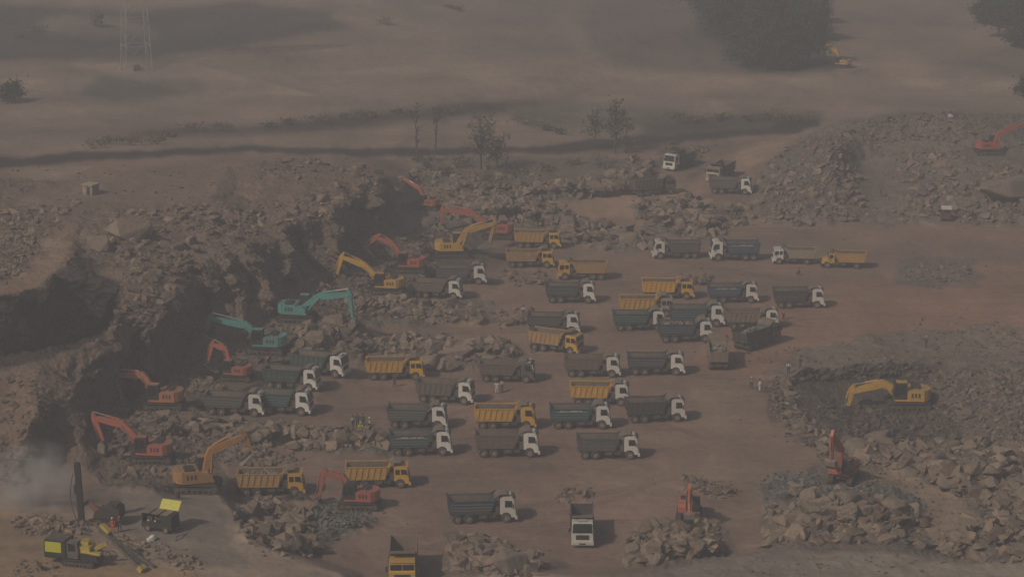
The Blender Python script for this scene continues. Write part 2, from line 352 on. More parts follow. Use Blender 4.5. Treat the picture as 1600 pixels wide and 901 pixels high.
# ------------------------------------------------------------------ where the machines stand
# (label, px, py of the ground under the middle, heading in degrees (0 = right, 90 = away), cab, cab colour, body, body colour, load, axle count, lettering)
W_, Y_, C_ = 'white', 'yellow', 'cream'
TRUCKS = [
 ('white cabbed tipper facing out on the sandy ramp at the back', 1062, 262, 236, 'euro', W_, 'rail', 'slate', 0, 3, 0),
 ('cream cabbed tipper coming down the ramp with empty dark body', 1126, 280, 241, 'crew', C_, 'rib', 'brown', 0, 3, 0),
 ('white cabbed tipper with brown body below the cream cabbed one', 1141, 302, -10, 'euro', W_, 'post', 'grey', 0, 3, 0),
 ('brown tipper half hidden behind boulders left of the ramp', 1020, 304, 20, 'crew', 'brown', 'rib', 'brown', 0, 3, 0),
 ('white cabbed tipper facing left, first of the upper row', 1057, 402, 180, 'euro', W_, 'rail', 'slate', 0, 3, 0),
 ('white cabbed tipper facing left with lettered blue body', 1148, 405, 181, 'euro', W_, 'rail', 'blue', 0, 3, 1),
 ('two axle tipper with cream body facing left', 1241, 411, 176, 'crew', W_, 'rail', 'cream', 0, 2, 0),
 ('two axle yellow tipper with bonnet facing left', 1318, 417, 176, 'hood', Y_, 'rib', 'amber', 0, 2, 0),
 ('yellow tipper nearest the rock belt, behind another yellow tipper', 840, 386, -5, 'crew', Y_, 'rib', 'amber', 0, 3, 0),
 ('faded yellow tipper parked below another by the rock belt', 828, 416, -2, 'crew', Y_, 'rail', 'amber', 0, 3, 0),
 ('yellow tipper facing left with bright yellow cab', 910, 435, 178, 'crew', Y_, 'rib', 'amber', 0, 3, 0),
 ('white cabbed tipper with grey green body under the upper yellow digger', 720, 442, 0, 'euro', W_, 'rail', 'slate', 0, 3, 0),
 ('mud coated tipper with white cab below the grey green one', 683, 464, -8, 'euro', W_, 'rail', 'brown', 0, 3, 0),
 ('dark teal tipper alone below the yellow tipper facing left', 891, 471, 0, 'euro', W_, 'rail', 'tealdark', 0, 3, 0),
 ('yellow cabbed tipper in front of a small stone heap', 1043, 465, -1, 'crew', Y_, 'rib', 'yellow', 0, 3, 0),
 ('white cabbed tipper with lettered blue body behind the double row', 1144, 471, 0, 'euro', W_, 'rail', 'blue', 0, 3, 1),
 ('charcoal bodied tipper farthest right in the middle rows', 1247, 479, -1, 'euro', W_, 'post', 'charcoal', 0, 3, 0),
 ('cream cabbed tipper with yellow body behind a teal tipper', 1010, 492, 0, 'crew', C_, 'rib', 'yellow', 0, 3, 0),
 ('teal tipper parked in front of the cream cabbed yellow one', 998, 514, 0, 'euro', W_, 'rail', 'teal', 0, 3, 0),
 ('teal tipper parked between a teal and a mud brown tipper', 1088, 508, -1, 'euro', W_, 'rail', 'teal', 0, 3, 0),
 ('mud brown tipper behind the tipper turned away', 1174, 511, 3, 'euro', W_, 'rib', 'tan', 0, 3, 0),
 ('navy tipper heaped with rock in front of the teal pair', 1070, 532, 0, 'euro', W_, 'rail', 'navy', 1, 3, 0),
 ('tipper seen from behind at a slant, tan tailgate and dark side', 1182, 540, 47, 'crew', 'brown', 'rib', 'charcoal', 1, 3, 0),
 ('tipper seen straight from behind with tan tailgate and rock load', 1121, 568, 88, 'crew', 'brown', 'rib', 'tan', 1, 3, 0),
 ('dark tipper with white cab behind the turned yellow one', 865, 518, -3, 'euro', W_, 'rail', 'charcoal', 0, 3, 0),
 ('faded yellow tipper turned towards the viewer', 869, 548, -24, 'crew', Y_, 'rib', 'amber', 0, 3, 0),
 ('mud brown tipper with white cab in the middle of the floor', 925, 586, -3, 'euro', W_, 'post', 'brown', 0, 3, 0),
 ('navy tipper with ribbed body beside the mud brown one', 1024, 583, 0, 'euro', W_, 'rail', 'navy', 0, 3, 0),
 ('yellow bodied tipper with white cab in the middle of the floor', 937, 630, -2, 'euro', W_, 'rib', 'yellow', 0, 3, 0),
 ('charcoal tipper with red disc on its bumper', 1023, 656, 4, 'euro', W_, 'rib', 'charcoal', 0, 3, 0),
 ('teal tipper with white lettering behind the grey bodied one', 906, 666, -1, 'euro', W_, 'rail', 'teal', 0, 3, 1),
 ('brown bodied tipper with dark cab and white windscreen pillar', 792, 594, -3, 'euro', 'charcoal', 'post', 'brown', 0, 3, 0),
 ('bright yellow tipper beside the largest upright boulder', 617, 590, -1, 'crew', Y_, 'rib', 'yellow', 0, 3, 0),
 ('grey bodied tipper with white cab, slanting ribs', 696, 627, -9, 'euro', W_, 'rib', 'grey', 0, 3, 0),
 ('worn teal tipper behind the lettered teal one', 652, 666, -3, 'euro', W_, 'rail', 'tealworn', 0, 3, 0),
 ('yellow tipper with yellow rounded cab', 789, 667, -2, 'euro', Y_, 'rib', 'yellow', 0, 3, 0),
 ('teal tipper with white lettering in front of the worn one', 657, 708, 0, 'euro', W_, 'rail', 'teal', 0, 3, 1),
 ('brown grey tipper in front of the yellow cabbed one', 792, 710, -1, 'euro', W_, 'post', 'brown', 0, 3, 0),
 ('grey bodied tipper nearest the open right floor', 949, 713, 0, 'euro', W_, 'post', 'slate', 0, 3, 0),
 ('green bodied tipper with wide windscreen below the teal diggers', 500, 584, -20, 'euro', W_, 'rib', 'tealworn', 0, 3, 0),
 ('dark green tipper between two others below the teal diggers', 457, 606, -14, 'euro', W_, 'post', 'tealdark', 0, 3, 0),
 ('teal tipper nearest the lower rock berm', 442, 644, -9, 'euro', W_, 'rail', 'teal', 0, 3, 0),
 ('low teal tipper with small white cab behind the berm stones', 368, 646, -6, 'euro', W_, 'rail', 'slate', 0, 3, 0),
 ('yellow tipper loaded with grey rock', 424, 770, 3, 'crew', Y_, 'rib', 'amber', 1, 3, 0),
 ('bright yellow empty tipper behind the dark red digger', 590, 758, 0, 'crew', Y_, 'rib', 'yellow', 0, 3, 0),
 ('slate blue tipper with white cab alone at the front', 752, 812, 6, 'euro', W_, 'rail', 'navyworn', 0, 3, 0),
 ('white cabbed tipper facing the viewer with empty dark body', 909, 838, 269, 'euro', W_, 'post', 'charcoal', 0, 3, 0),
 ('yellow cabbed tipper facing the viewer at the bottom edge', 630, 899, 272, 'crew', Y_, 'rib', 'tan', 0, 3, 0),
]
# (label, px, py, track heading, house heading, colour, boom tip (px, py) or pitch, boom bend or None, stick end (px, py) or angle, bucket angle, size, lettering)
DIGGERS = [
 ('teal digger with raised bucket beside the orange digger', 418, 551, 168, 172, 'teal', (329, 498), (384, 506), (321, 526), 215, 1.2, 'KOBELCO'),
 ('teal digger facing right with its bucket lowered over the berm', 464, 501, -8, -10, 'teal', (545, 461), (500, 461), (551, 497), -100, 1.2, 'KOBELCO'),
 ('small orange digger between the teal digger and a green tipper', 370, 593, 172, 162, 'orange', (333, 538), (352, 543), (325, 568), 225, .95, ''),
 ('light orange digger reaching over the dark cliff foot', 256, 637, 178, 174, 'lightorange', (178, 585), (222, 584), (191, 622), 255, 1.15, 'HITACHI'),
 ('orange digger lowest in the left row, above the drilling bench', 238, 720, 178, 172, 'orange', (149, 653), (190, 660), (162, 688), 270, 1.12, 'HITACHI'),
 ('yellow orange digger swinging its boom over the loaded tipper', 308, 765, 178, 16, 'gold', (380, 681), (330, 702), (395, 706), -135, 1.2, 'HYUNDAI'),
 ('dark red digger scooping the heap by the yellow tipper', 562, 792, 175, 172, 'darkred', (507, 739), (534, 743), (498, 780), 262, 1.05, ''),
 ('yellow digger upper left, mostly behind rocks', 606, 458, 176, 168, 'yellow', (535, 402), (568, 412), (527, 430), 235, 1.1, 'VOLVO'),
 ('orange digger with raised boom against the dark cliff', 641, 425, 176, 172, 'orange', (589, 371), (612, 379), (571, 387), 225, 1.08, 'HITACHI'),
 ('yellow digger with boom reaching right in front of the red one', 706, 401, 4, 6, 'yellow', (771, 350), (731, 358), (765, 377), -140, 1.2, ''),
 ('orange digger at the back with long level boom', 778, 372, 178, 174, 'orange', (692, 328), (735, 331), (690, 350), 240, 1.15, ''),
 ('orange boomed digger on the back slope above the others', 670, 327, 160, 150, 'orange', (634, 281), (656, 294), (622, 279), 200, .85, ''),
 ('long yellow digger in the dark hollow at the right', 1418, 637, 180, 178, 'yellow', (1332, 611), (1378, 597), (1327, 630), 235, 1.3, ''),
 ('red digger with upright boom on top of the boulder heap', 1318, 750, 250, 238, 'red', 60, None, -84, -115, 1.0, ''),
 ('orange digger facing the viewer behind a boulder heap', 1076, 808, 262, 266, 'orange', 40, None, -70, -110, .95, ''),
 ('tiny yellow digger on the plain beside the grove', 1316, 106, 0, 150, 'yellow', 48, None, -70, -110, .85, ''),
 ('red digger on the hill at the right edge', 1545, 241, 0, 5, 'red', (1606, 190), (1562, 208), (1612, 226), -80, 1.1, ''),
]

# ------------------------------------------------------------------ soil zones: (polygon, albedo, roughness of the relief)
SOIL = (0.24, 0.168, 0.133)
soil = np.zeros(PX.shape + (3,)); soil[:] = SOIL
rough = np.full(PX.shape, 0.05)
big = fbm(PX / 260, PY / 70, 0 * PX, 1, 4, 31)
ZONES = [
 # far plain and its darker patches
 ([(-900, -600), (2500, -600), (2500, 200), (1400, 190), (1200, 215), (900, 232), (500, 236), (-900, 255)], (0.27, 0.204, 0.163), .10),
 ([(-900, -40), (60, 10), (200, 18), (380, 4), (520, 20), (560, 48), (430, 62), (330, 82), (200, 96), (-900, 100)], (0.085, 0.078, 0.068), .15),
 ([(880, -30), (1100, -40), (1180, 110), (1040, 122), (960, 100), (915, 60)], (0.165, 0.132, 0.108), .15),
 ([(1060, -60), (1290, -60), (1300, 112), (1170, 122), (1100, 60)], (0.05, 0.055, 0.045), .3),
 ([(-900, 128), (200, 122), (420, 112), (700, 100), (940, 108), (1300, 126), (2500, 118), (2500, 132), (1300, 138), (900, 124), (640, 116), (400, 128), (180, 140), (-900, 150)], (0.31, 0.245, 0.19), .1),
 ([(0, 172), (220, 160), (420, 148), (700, 128), (900, 134), (900, 140), (700, 138), (420, 160), (200, 174), (0, 188)], (0.32, 0.25, 0.195), .1),
 ([(560, -20), (640, -30), (720, 20), (700, 30), (640, 24)], (0.17, .145, .12), .1),
 ([(720, 60), (860, 52), (900, 80), (800, 92), (700, 84)], (0.205, .165, .135), .1),
 ([(640, 0), (900, -10), (900, 20), (860, 44), (760, 40)], (0.22, .175, .145), .1),
 ([(1300, 20), (1500, 10), (1520, 60), (1400, 80), (1320, 60)], (0.22, .175, .145), .1),
 ([(100, 20), (200, 30), (250, 60), (120, 60), (40, 40)], (0.20, .165, .135), .1),
 ([(160, 118), (330, 128), (300, 150), (180, 165), (120, 150)], (0.15, 0.13, 0.11), .1),
 ([(400, 196), (480, 186), (620, 172), (740, 160), (900, 158), (760, 182), (640, 192), (500, 208), (300, 214), (140, 222), (260, 200)], (0.075, 0.062, 0.054), .25),
 ([(780, 176), (900, 160), (1080, 170), (1060, 196), (860, 204)], (0.16, 0.14, 0.11), .2),
 ([(1000, 196), (1120, 184), (1280, 176), (1270, 196), (1180, 206), (1020, 214)], (0.09, 0.08, 0.065), .3),
 ([(1360, 40), (1620, 80), (1620, 130), (1480, 110)], (0.19, 0.15, 0.12), .1),
 # dark haul road crossing behind the pit
 ([(-900, 262), (-300, 262), (0, 262), (160, 250), (400, 240), (640, 246), (840, 242), (1020, 226), (1210, 212), (1280, 196), (1260, 189), (1180, 203), (980, 214), (820, 230), (600, 232), (380, 228), (120, 240), (0, 247), (-900, 247)], (0.052, 0.044, 0.040), .06),
 ([(0, 262), (150, 262), (120, 275), (60, 284), (0, 276)], (0.27, 0.215, 0.17), .1),
 # plateau
 ([(-900, 282), (0, 280), (140, 290), (300, 270), (430, 250), (560, 262), (620, 290), (640, 330), (600, 420), (480, 500), (380, 560), (240, 640), (180, 740), (-900, 760)], (0.195, 0.142, 0.110), .7),
 ([(100, 276), (240, 262), (390, 262), (380, 300), (240, 318), (140, 330), (60, 345), (20, 320)], (0.20, 0.150, 0.118), .25),
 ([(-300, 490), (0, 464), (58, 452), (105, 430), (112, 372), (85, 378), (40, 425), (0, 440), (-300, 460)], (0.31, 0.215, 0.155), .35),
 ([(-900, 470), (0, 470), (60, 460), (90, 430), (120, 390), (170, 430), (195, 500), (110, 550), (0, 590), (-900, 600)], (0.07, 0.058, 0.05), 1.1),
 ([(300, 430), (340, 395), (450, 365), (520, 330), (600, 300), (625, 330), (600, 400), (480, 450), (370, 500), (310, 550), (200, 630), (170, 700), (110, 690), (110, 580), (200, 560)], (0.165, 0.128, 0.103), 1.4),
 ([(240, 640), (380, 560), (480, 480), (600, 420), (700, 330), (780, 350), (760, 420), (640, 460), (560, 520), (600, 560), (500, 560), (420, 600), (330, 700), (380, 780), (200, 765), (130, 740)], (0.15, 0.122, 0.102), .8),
 # rubble belts
 ([(560, 455), (760, 470), (780, 505), (600, 512), (540, 500)], (0.19, 0.16, 0.135), .8),
 ([(540, 520), (820, 535), (830, 560), (700, 580), (540, 570)], (0.19, 0.16, 0.135), .8),
 ([(200, 640), (420, 655), (610, 680), (600, 712), (440, 700), (250, 690)], (0.18, 0.152, 0.13), .8),
 ([(640, 250), (900, 262), (1000, 262), (1000, 300), (880, 330), (1010, 375), (980, 392), (860, 370), (690, 350), (650, 300)], (0.19, 0.16, 0.132), .85),
 ([(840, 330), (960, 300), (1080, 290), (1120, 250), (1200, 220), (1250, 225), (1180, 262), (1090, 310), (960, 345)], (0.33, 0.23, 0.165), .1),
 ([(640, 300), (700, 250), (900, 245), (1040, 250), (1000, 290), (840, 290), (700, 290)], (0.155, 0.128, 0.105), .4),
 ([(1040, 235), (1110, 232), (1080, 262), (1040, 250)], (0.13, 0.10, 0.085), .4),
 ([(1020, 300), (1090, 330), (1170, 320), (1180, 345), (1100, 375), (1010, 365), (980, 330)], (0.19, 0.16, 0.13), .8),
 ([(1160, 300), (1220, 240), (1290, 200), (1400, 178), (1520, 178), (2500, 190), (2500, 352), (1600, 352), (1480, 350), (1330, 350), (1200, 352)], (0.185, 0.158, 0.13), .9),
 ([(1330, 255), (1420, 250), (1400, 320), (1350, 330)], (0.20, 0.165, 0.135), .3),
 ([(1500, 226), (2500, 226), (2500, 262), (1480, 258)], (0.17, 0.145, 0.125), .3),
 # warm stained floor and the grey shelf in front of it
 ([(1180, 470), (1330, 440), (1480, 410), (2500, 390), (2500, 520), (1450, 520), (1260, 560), (1130, 620), (1080, 560)], (0.285, 0.178, 0.130), .05),
 ([(1060, 560), (1180, 600), (1260, 720), (1180, 860), (1120, 800), (1100, 680)], (0.255, 0.188, 0.145), .05),
 ([(1170, 590), (1250, 545), (1400, 520), (1620, 505), (2500, 505), (2500, 600), (1600, 600), (1460, 580), (1330, 572), (1230, 590)], (0.205, 0.165, 0.135), .45),
 ([(1400, 400), (1540, 405), (1520, 445), (1410, 445)], (0.19, 0.155, 0.13), .35),
 ([(1200, 590), (1300, 570), (1440, 566), (1600, 575), (2500, 575), (2500, 905), (1470, 890), (1420, 860), (1200, 862), (1190, 760), (1260, 735), (1290, 715)], (0.165, 0.14, 0.117), .9),
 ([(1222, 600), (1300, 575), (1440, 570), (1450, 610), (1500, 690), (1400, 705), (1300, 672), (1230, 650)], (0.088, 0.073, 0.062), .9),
 ([(1335, 722), (1400, 736), (1470, 762), (1530, 790), (1500, 830), (1470, 858), (1440, 830), (1430, 790), (1380, 762)], (0.27, 0.205, 0.15), .08),
 ([(1200, 742), (1260, 748), (1230, 790), (1190, 782)], (0.12, 0.12, 0.115), .5),
 ([(1340, 765), (1440, 785), (1400, 800), (1350, 790)], (0.12, 0.12, 0.115), .5),
 ([(400, 770), (570, 785), (580, 820), (520, 850), (430, 860), (380, 830), (360, 780)], (0.165, 0.142, 0.12), .8),
 ([(700, 830), (800, 860), (860, 880), (830, 905), (690, 905)], (0.17, 0.14, 0.115), .6),
 ([(980, 840), (1040, 815), (1130, 820), (1130, 880), (1000, 890)], (0.18, 0.155, 0.13), .7),
 # foreground shelf
 ([(600, 906), (800, 896), (1000, 898), (1060, 886), (1200, 862), (1420, 864), (1520, 884), (2500, 880), (2500, 1150), (500, 1150)], (0.26, 0.225, 0.188), .25),
 # drilling bench
 ([(-900, 764), (320, 764), (360, 785), (378, 828), (440, 864), (560, 905), (600, 1150), (-900, 1150)], (0.285, 0.225, 0.178), .08),
 ([(-900, 800), (60, 805), (120, 835), (200, 880), (330, 905), (400, 1150), (-900, 1150)], (0.30, 0.215, 0.140), .08),
 ([(180, 770), (330, 772), (360, 820), (380, 880), (260, 880), (200, 830), (150, 800)], (0.21, 0.178, 0.15), .08),
]
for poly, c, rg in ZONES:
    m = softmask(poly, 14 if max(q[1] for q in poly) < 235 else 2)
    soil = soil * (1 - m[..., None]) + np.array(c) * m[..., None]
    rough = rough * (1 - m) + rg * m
# wheel tracks pressed into the floor
_r = random.Random(11)
for _ in range(64):
    x0, y0 = _r.uniform(560, 1300), _r.uniform(380, 880); x1 = x0 + _r.choice((-1, 1)) * _r.uniform(180, 520); y1 = y0 + _r.uniform(-70, 70); cy_ = (y0 + y1) / 2 + _r.uniform(-45, 45); dk = _r.choice((_r.uniform(-.30, -.12), _r.uniform(.08, .2)))
    x0, x1 = min(x0, x1), max(x0, x1)
    for off in (0, 4.2):
        i0, i1 = np.searchsorted(GX, (x0, x1)); xx = PX[:, i0:i1]; t = (xx - x0) / (x1 - x0)
        yc = (1 - t) ** 2 * y0 + 2 * t * (1 - t) * cy_ + t * t * y1 + off + wx[:, i0:i1] * 2
        m = np.exp(-((PY[:, i0:i1] - yc) / 1.3) ** 2) * dk * np.clip(np.minimum(t, 1 - t) * 5, 0, 1) * (rough[:, i0:i1] < .12) * (PY[:, i0:i1] > 350)
        soil[:, i0:i1] *= (1 + m)[..., None]
tint = 1 + 0.20 * big[..., None] * np.array((1.0, 0.85, 0.7)) + 0.10 * wx[..., None]
soil = np.clip(soil * tint, 0.02, 0.6)

# level, smooth pads under machines
def g_index(px, py):
    fi = np.interp(px, GX, np.arange(len(GX))); fj = np.interp(py, GY, np.arange(len(GY))); return fi, fj
def bil(A, px, py):
    fi, fj = g_index(px, py); i = np.minimum(np.floor(fi).astype(int), len(GX) - 2); j = np.minimum(np.floor(fj).astype(int), len(GY) - 2)
    u = fi - i; v = fj - j
    return A[j, i] * (1 - u) * (1 - v) + A[j, i + 1] * u * (1 - v) + A[j + 1, i] * (1 - u) * v + A[j + 1, i + 1] * u * v
PADS = {}
def pad(px, py, rad=4.2):
    global Z, rough
    z = float(bil(Z, px, py)); s = scale_at(py, z)
    d = np.hypot((PX - px) / (rad * s), (PY - py) / (rad * s * 0.36))
    m = np.clip((1.6 - d) / 0.8, 0, 1); m = m * m * (3 - 2 * m)
    Z = Z * (1 - m) + z * m; rough = rough * (1 - m) + np.minimum(rough, 0.04) * m
    PADS[(px, py)] = z
    return z
for e in TRUCKS: pad(e[1], e[2], 4.0)
for e in DIGGERS: pad(e[1], e[2], 3.0)
for p in ((163, 817), (135, 868), (255, 826), (1478, 342), (142, 302), (1316, 106), (22, 152)): pad(p[0], p[1], 3.0)

X, Y, _ = unproj(PX, PY, Z)
Zs = Z.copy()
edge_pad = np.ones_like(Z)
# relief: ridged noise pushed along the slope as well as up, so steep faces break into blocks
n1 = fbm(X, Y, Zs * 1.5, 6.0, 5, 51, ridged=True, gain=.55)
n2 = fbm(X + 300, Y, Zs * 1.5, 2.2, 4, 61)
n3 = fbm(X, Y + 500, Zs, 1.1, 3, 71)
big_n = fbm(X, Y, Zs * 0, 60.0, 3, 81)
far = np.clip((Y - 430) / 300, 0, 6)
dz = rough * (0.85 * n1 + 0.55 * n2 + 0.32 * n3) + 0.10 * n2 * (rough < .5)* (rough > .045) + 0.9 * big_n * far * np.clip(rough * 10, 0, 1)
Zf = Zs + dz
lm = rough * np.clip((640 - PX) / 100, 0, 1)
hx = rough * fbm(X, Y, Zs * 1.4 + 40, 3.2, 4, 91) * 1.1 + lm * 1.9 * fbm(X, Y, Zs, 9.0, 3, 191); hy = rough * fbm(X + 90, Y, Zs * 1.4, 3.2, 4, 95) * 1.1 + lm * 1.6 * fbm(X, Y, Zs + 50, 9.0, 3, 195)
Xf, Yf = X + hx, Y + hy

nj, ni = PX.shape
co = np.stack([Xf, Yf, Zf], -1).reshape(-1, 3).astype(np.float32)
jj, ii = np.meshgrid(np.arange(nj - 1), np.arange(ni - 1), indexing='ij')
a = (jj * ni + ii).ravel(); quads = np.stack([a, a + ni, a + ni + 1, a + 1], -1).astype(np.int32)
def np_mesh(name, co, faces, mats=(), colors=None, extra=None, smooth=False, mat_idx=None):
    me = bpy.data.meshes.new(name); k = faces.shape[1]
    me.vertices.add(len(co)); me.vertices.foreach_set('co', np.ascontiguousarray(co, dtype=np.float32).ravel())
    me.loops.add(faces.size); me.loops.foreach_set('vertex_index', np.ascontiguousarray(faces, dtype=np.int32).ravel())
    me.polygons.add(len(faces)); me.polygons.foreach_set('loop_start', np.arange(len(faces), dtype=np.int32) * k)
    me.polygons.foreach_set('loop_total', np.full(len(faces), k, dtype=np.int32))
    me.polygons.foreach_set('use_smooth', np.full(len(faces), smooth))
    if mat_idx is not None: me.polygons.foreach_set('material_index', np.asarray(mat_idx, dtype=np.int32))
    for m in mats: me.materials.append(m)
    if colors is not None:
        ca = me.color_attributes.new('soil', 'FLOAT_COLOR', 'POINT')
        ca.data.foreach_set('color', np.concatenate([colors, np.ones((len(colors), 1))], 1).astype(np.float32).ravel())
    if extra is not None:
        at = me.attributes.new('rough', 'FLOAT', 'POINT'); at.data.foreach_set('value', extra.astype(np.float32).ravel())
    me.update(calc_edges=True); me.validate()
    return me
GROUND = ground_mat()
me = np_mesh('ground', co, quads, [GROUND], soil.reshape(-1, 3), rough.reshape(-1), True)
g = bpy.data.objects.new('ground', me); COL.objects.link(g); tag(g, kind='structure', label='bare brown quarry ground with cliffs, benches and far plain')

def ground_at(px, py):
    """point of the finished ground seen at a spot of the view"""
    return Vector((float(bil(Xf, px, py)), float(bil(Yf, px, py)), float(bil(Zf, px, py))))

# ------------------------------------------------------------------ rocks
rng = np.random.default_rng(7)
def ico(sub):
    import bmesh
    bm = bmesh.new(); bmesh.ops.create_icosphere(bm, subdivisions=sub, radius=1)
    v = np.array([q.co[:] for q in bm.verts]); f = np.array([[q.index for q in t.verts] for t in bm.faces]); bm.free(); return v, f
I1, I2, I3 = ico(1), ico(2), ico(3)
def rock_shape(base, seed):
    """a block bounded by random planes: angular, unequal in its three directions"""
    r = np.random.default_rng(seed); v, f = base
    k = r.integers(5, 9); n = r.normal(size=(k, 3)); n /= np.linalg.norm(n, axis=1)[:, None]
    n = np.concatenate([n, np.eye(3), -np.eye(3)]); d = r.uniform(.55, 1.0, len(n))
    dots = v @ n.T; t = np.where(dots > 1e-3, d / np.maximum(dots, 1e-3), 9).min(1)
    p = v * np.minimum(t, 1.25)[:, None]
    p *= np.array([1.15, .95, .78]) * r.uniform(.8, 1.2, 3)
    p += r.normal(scale=.015, size=p.shape)
    return p
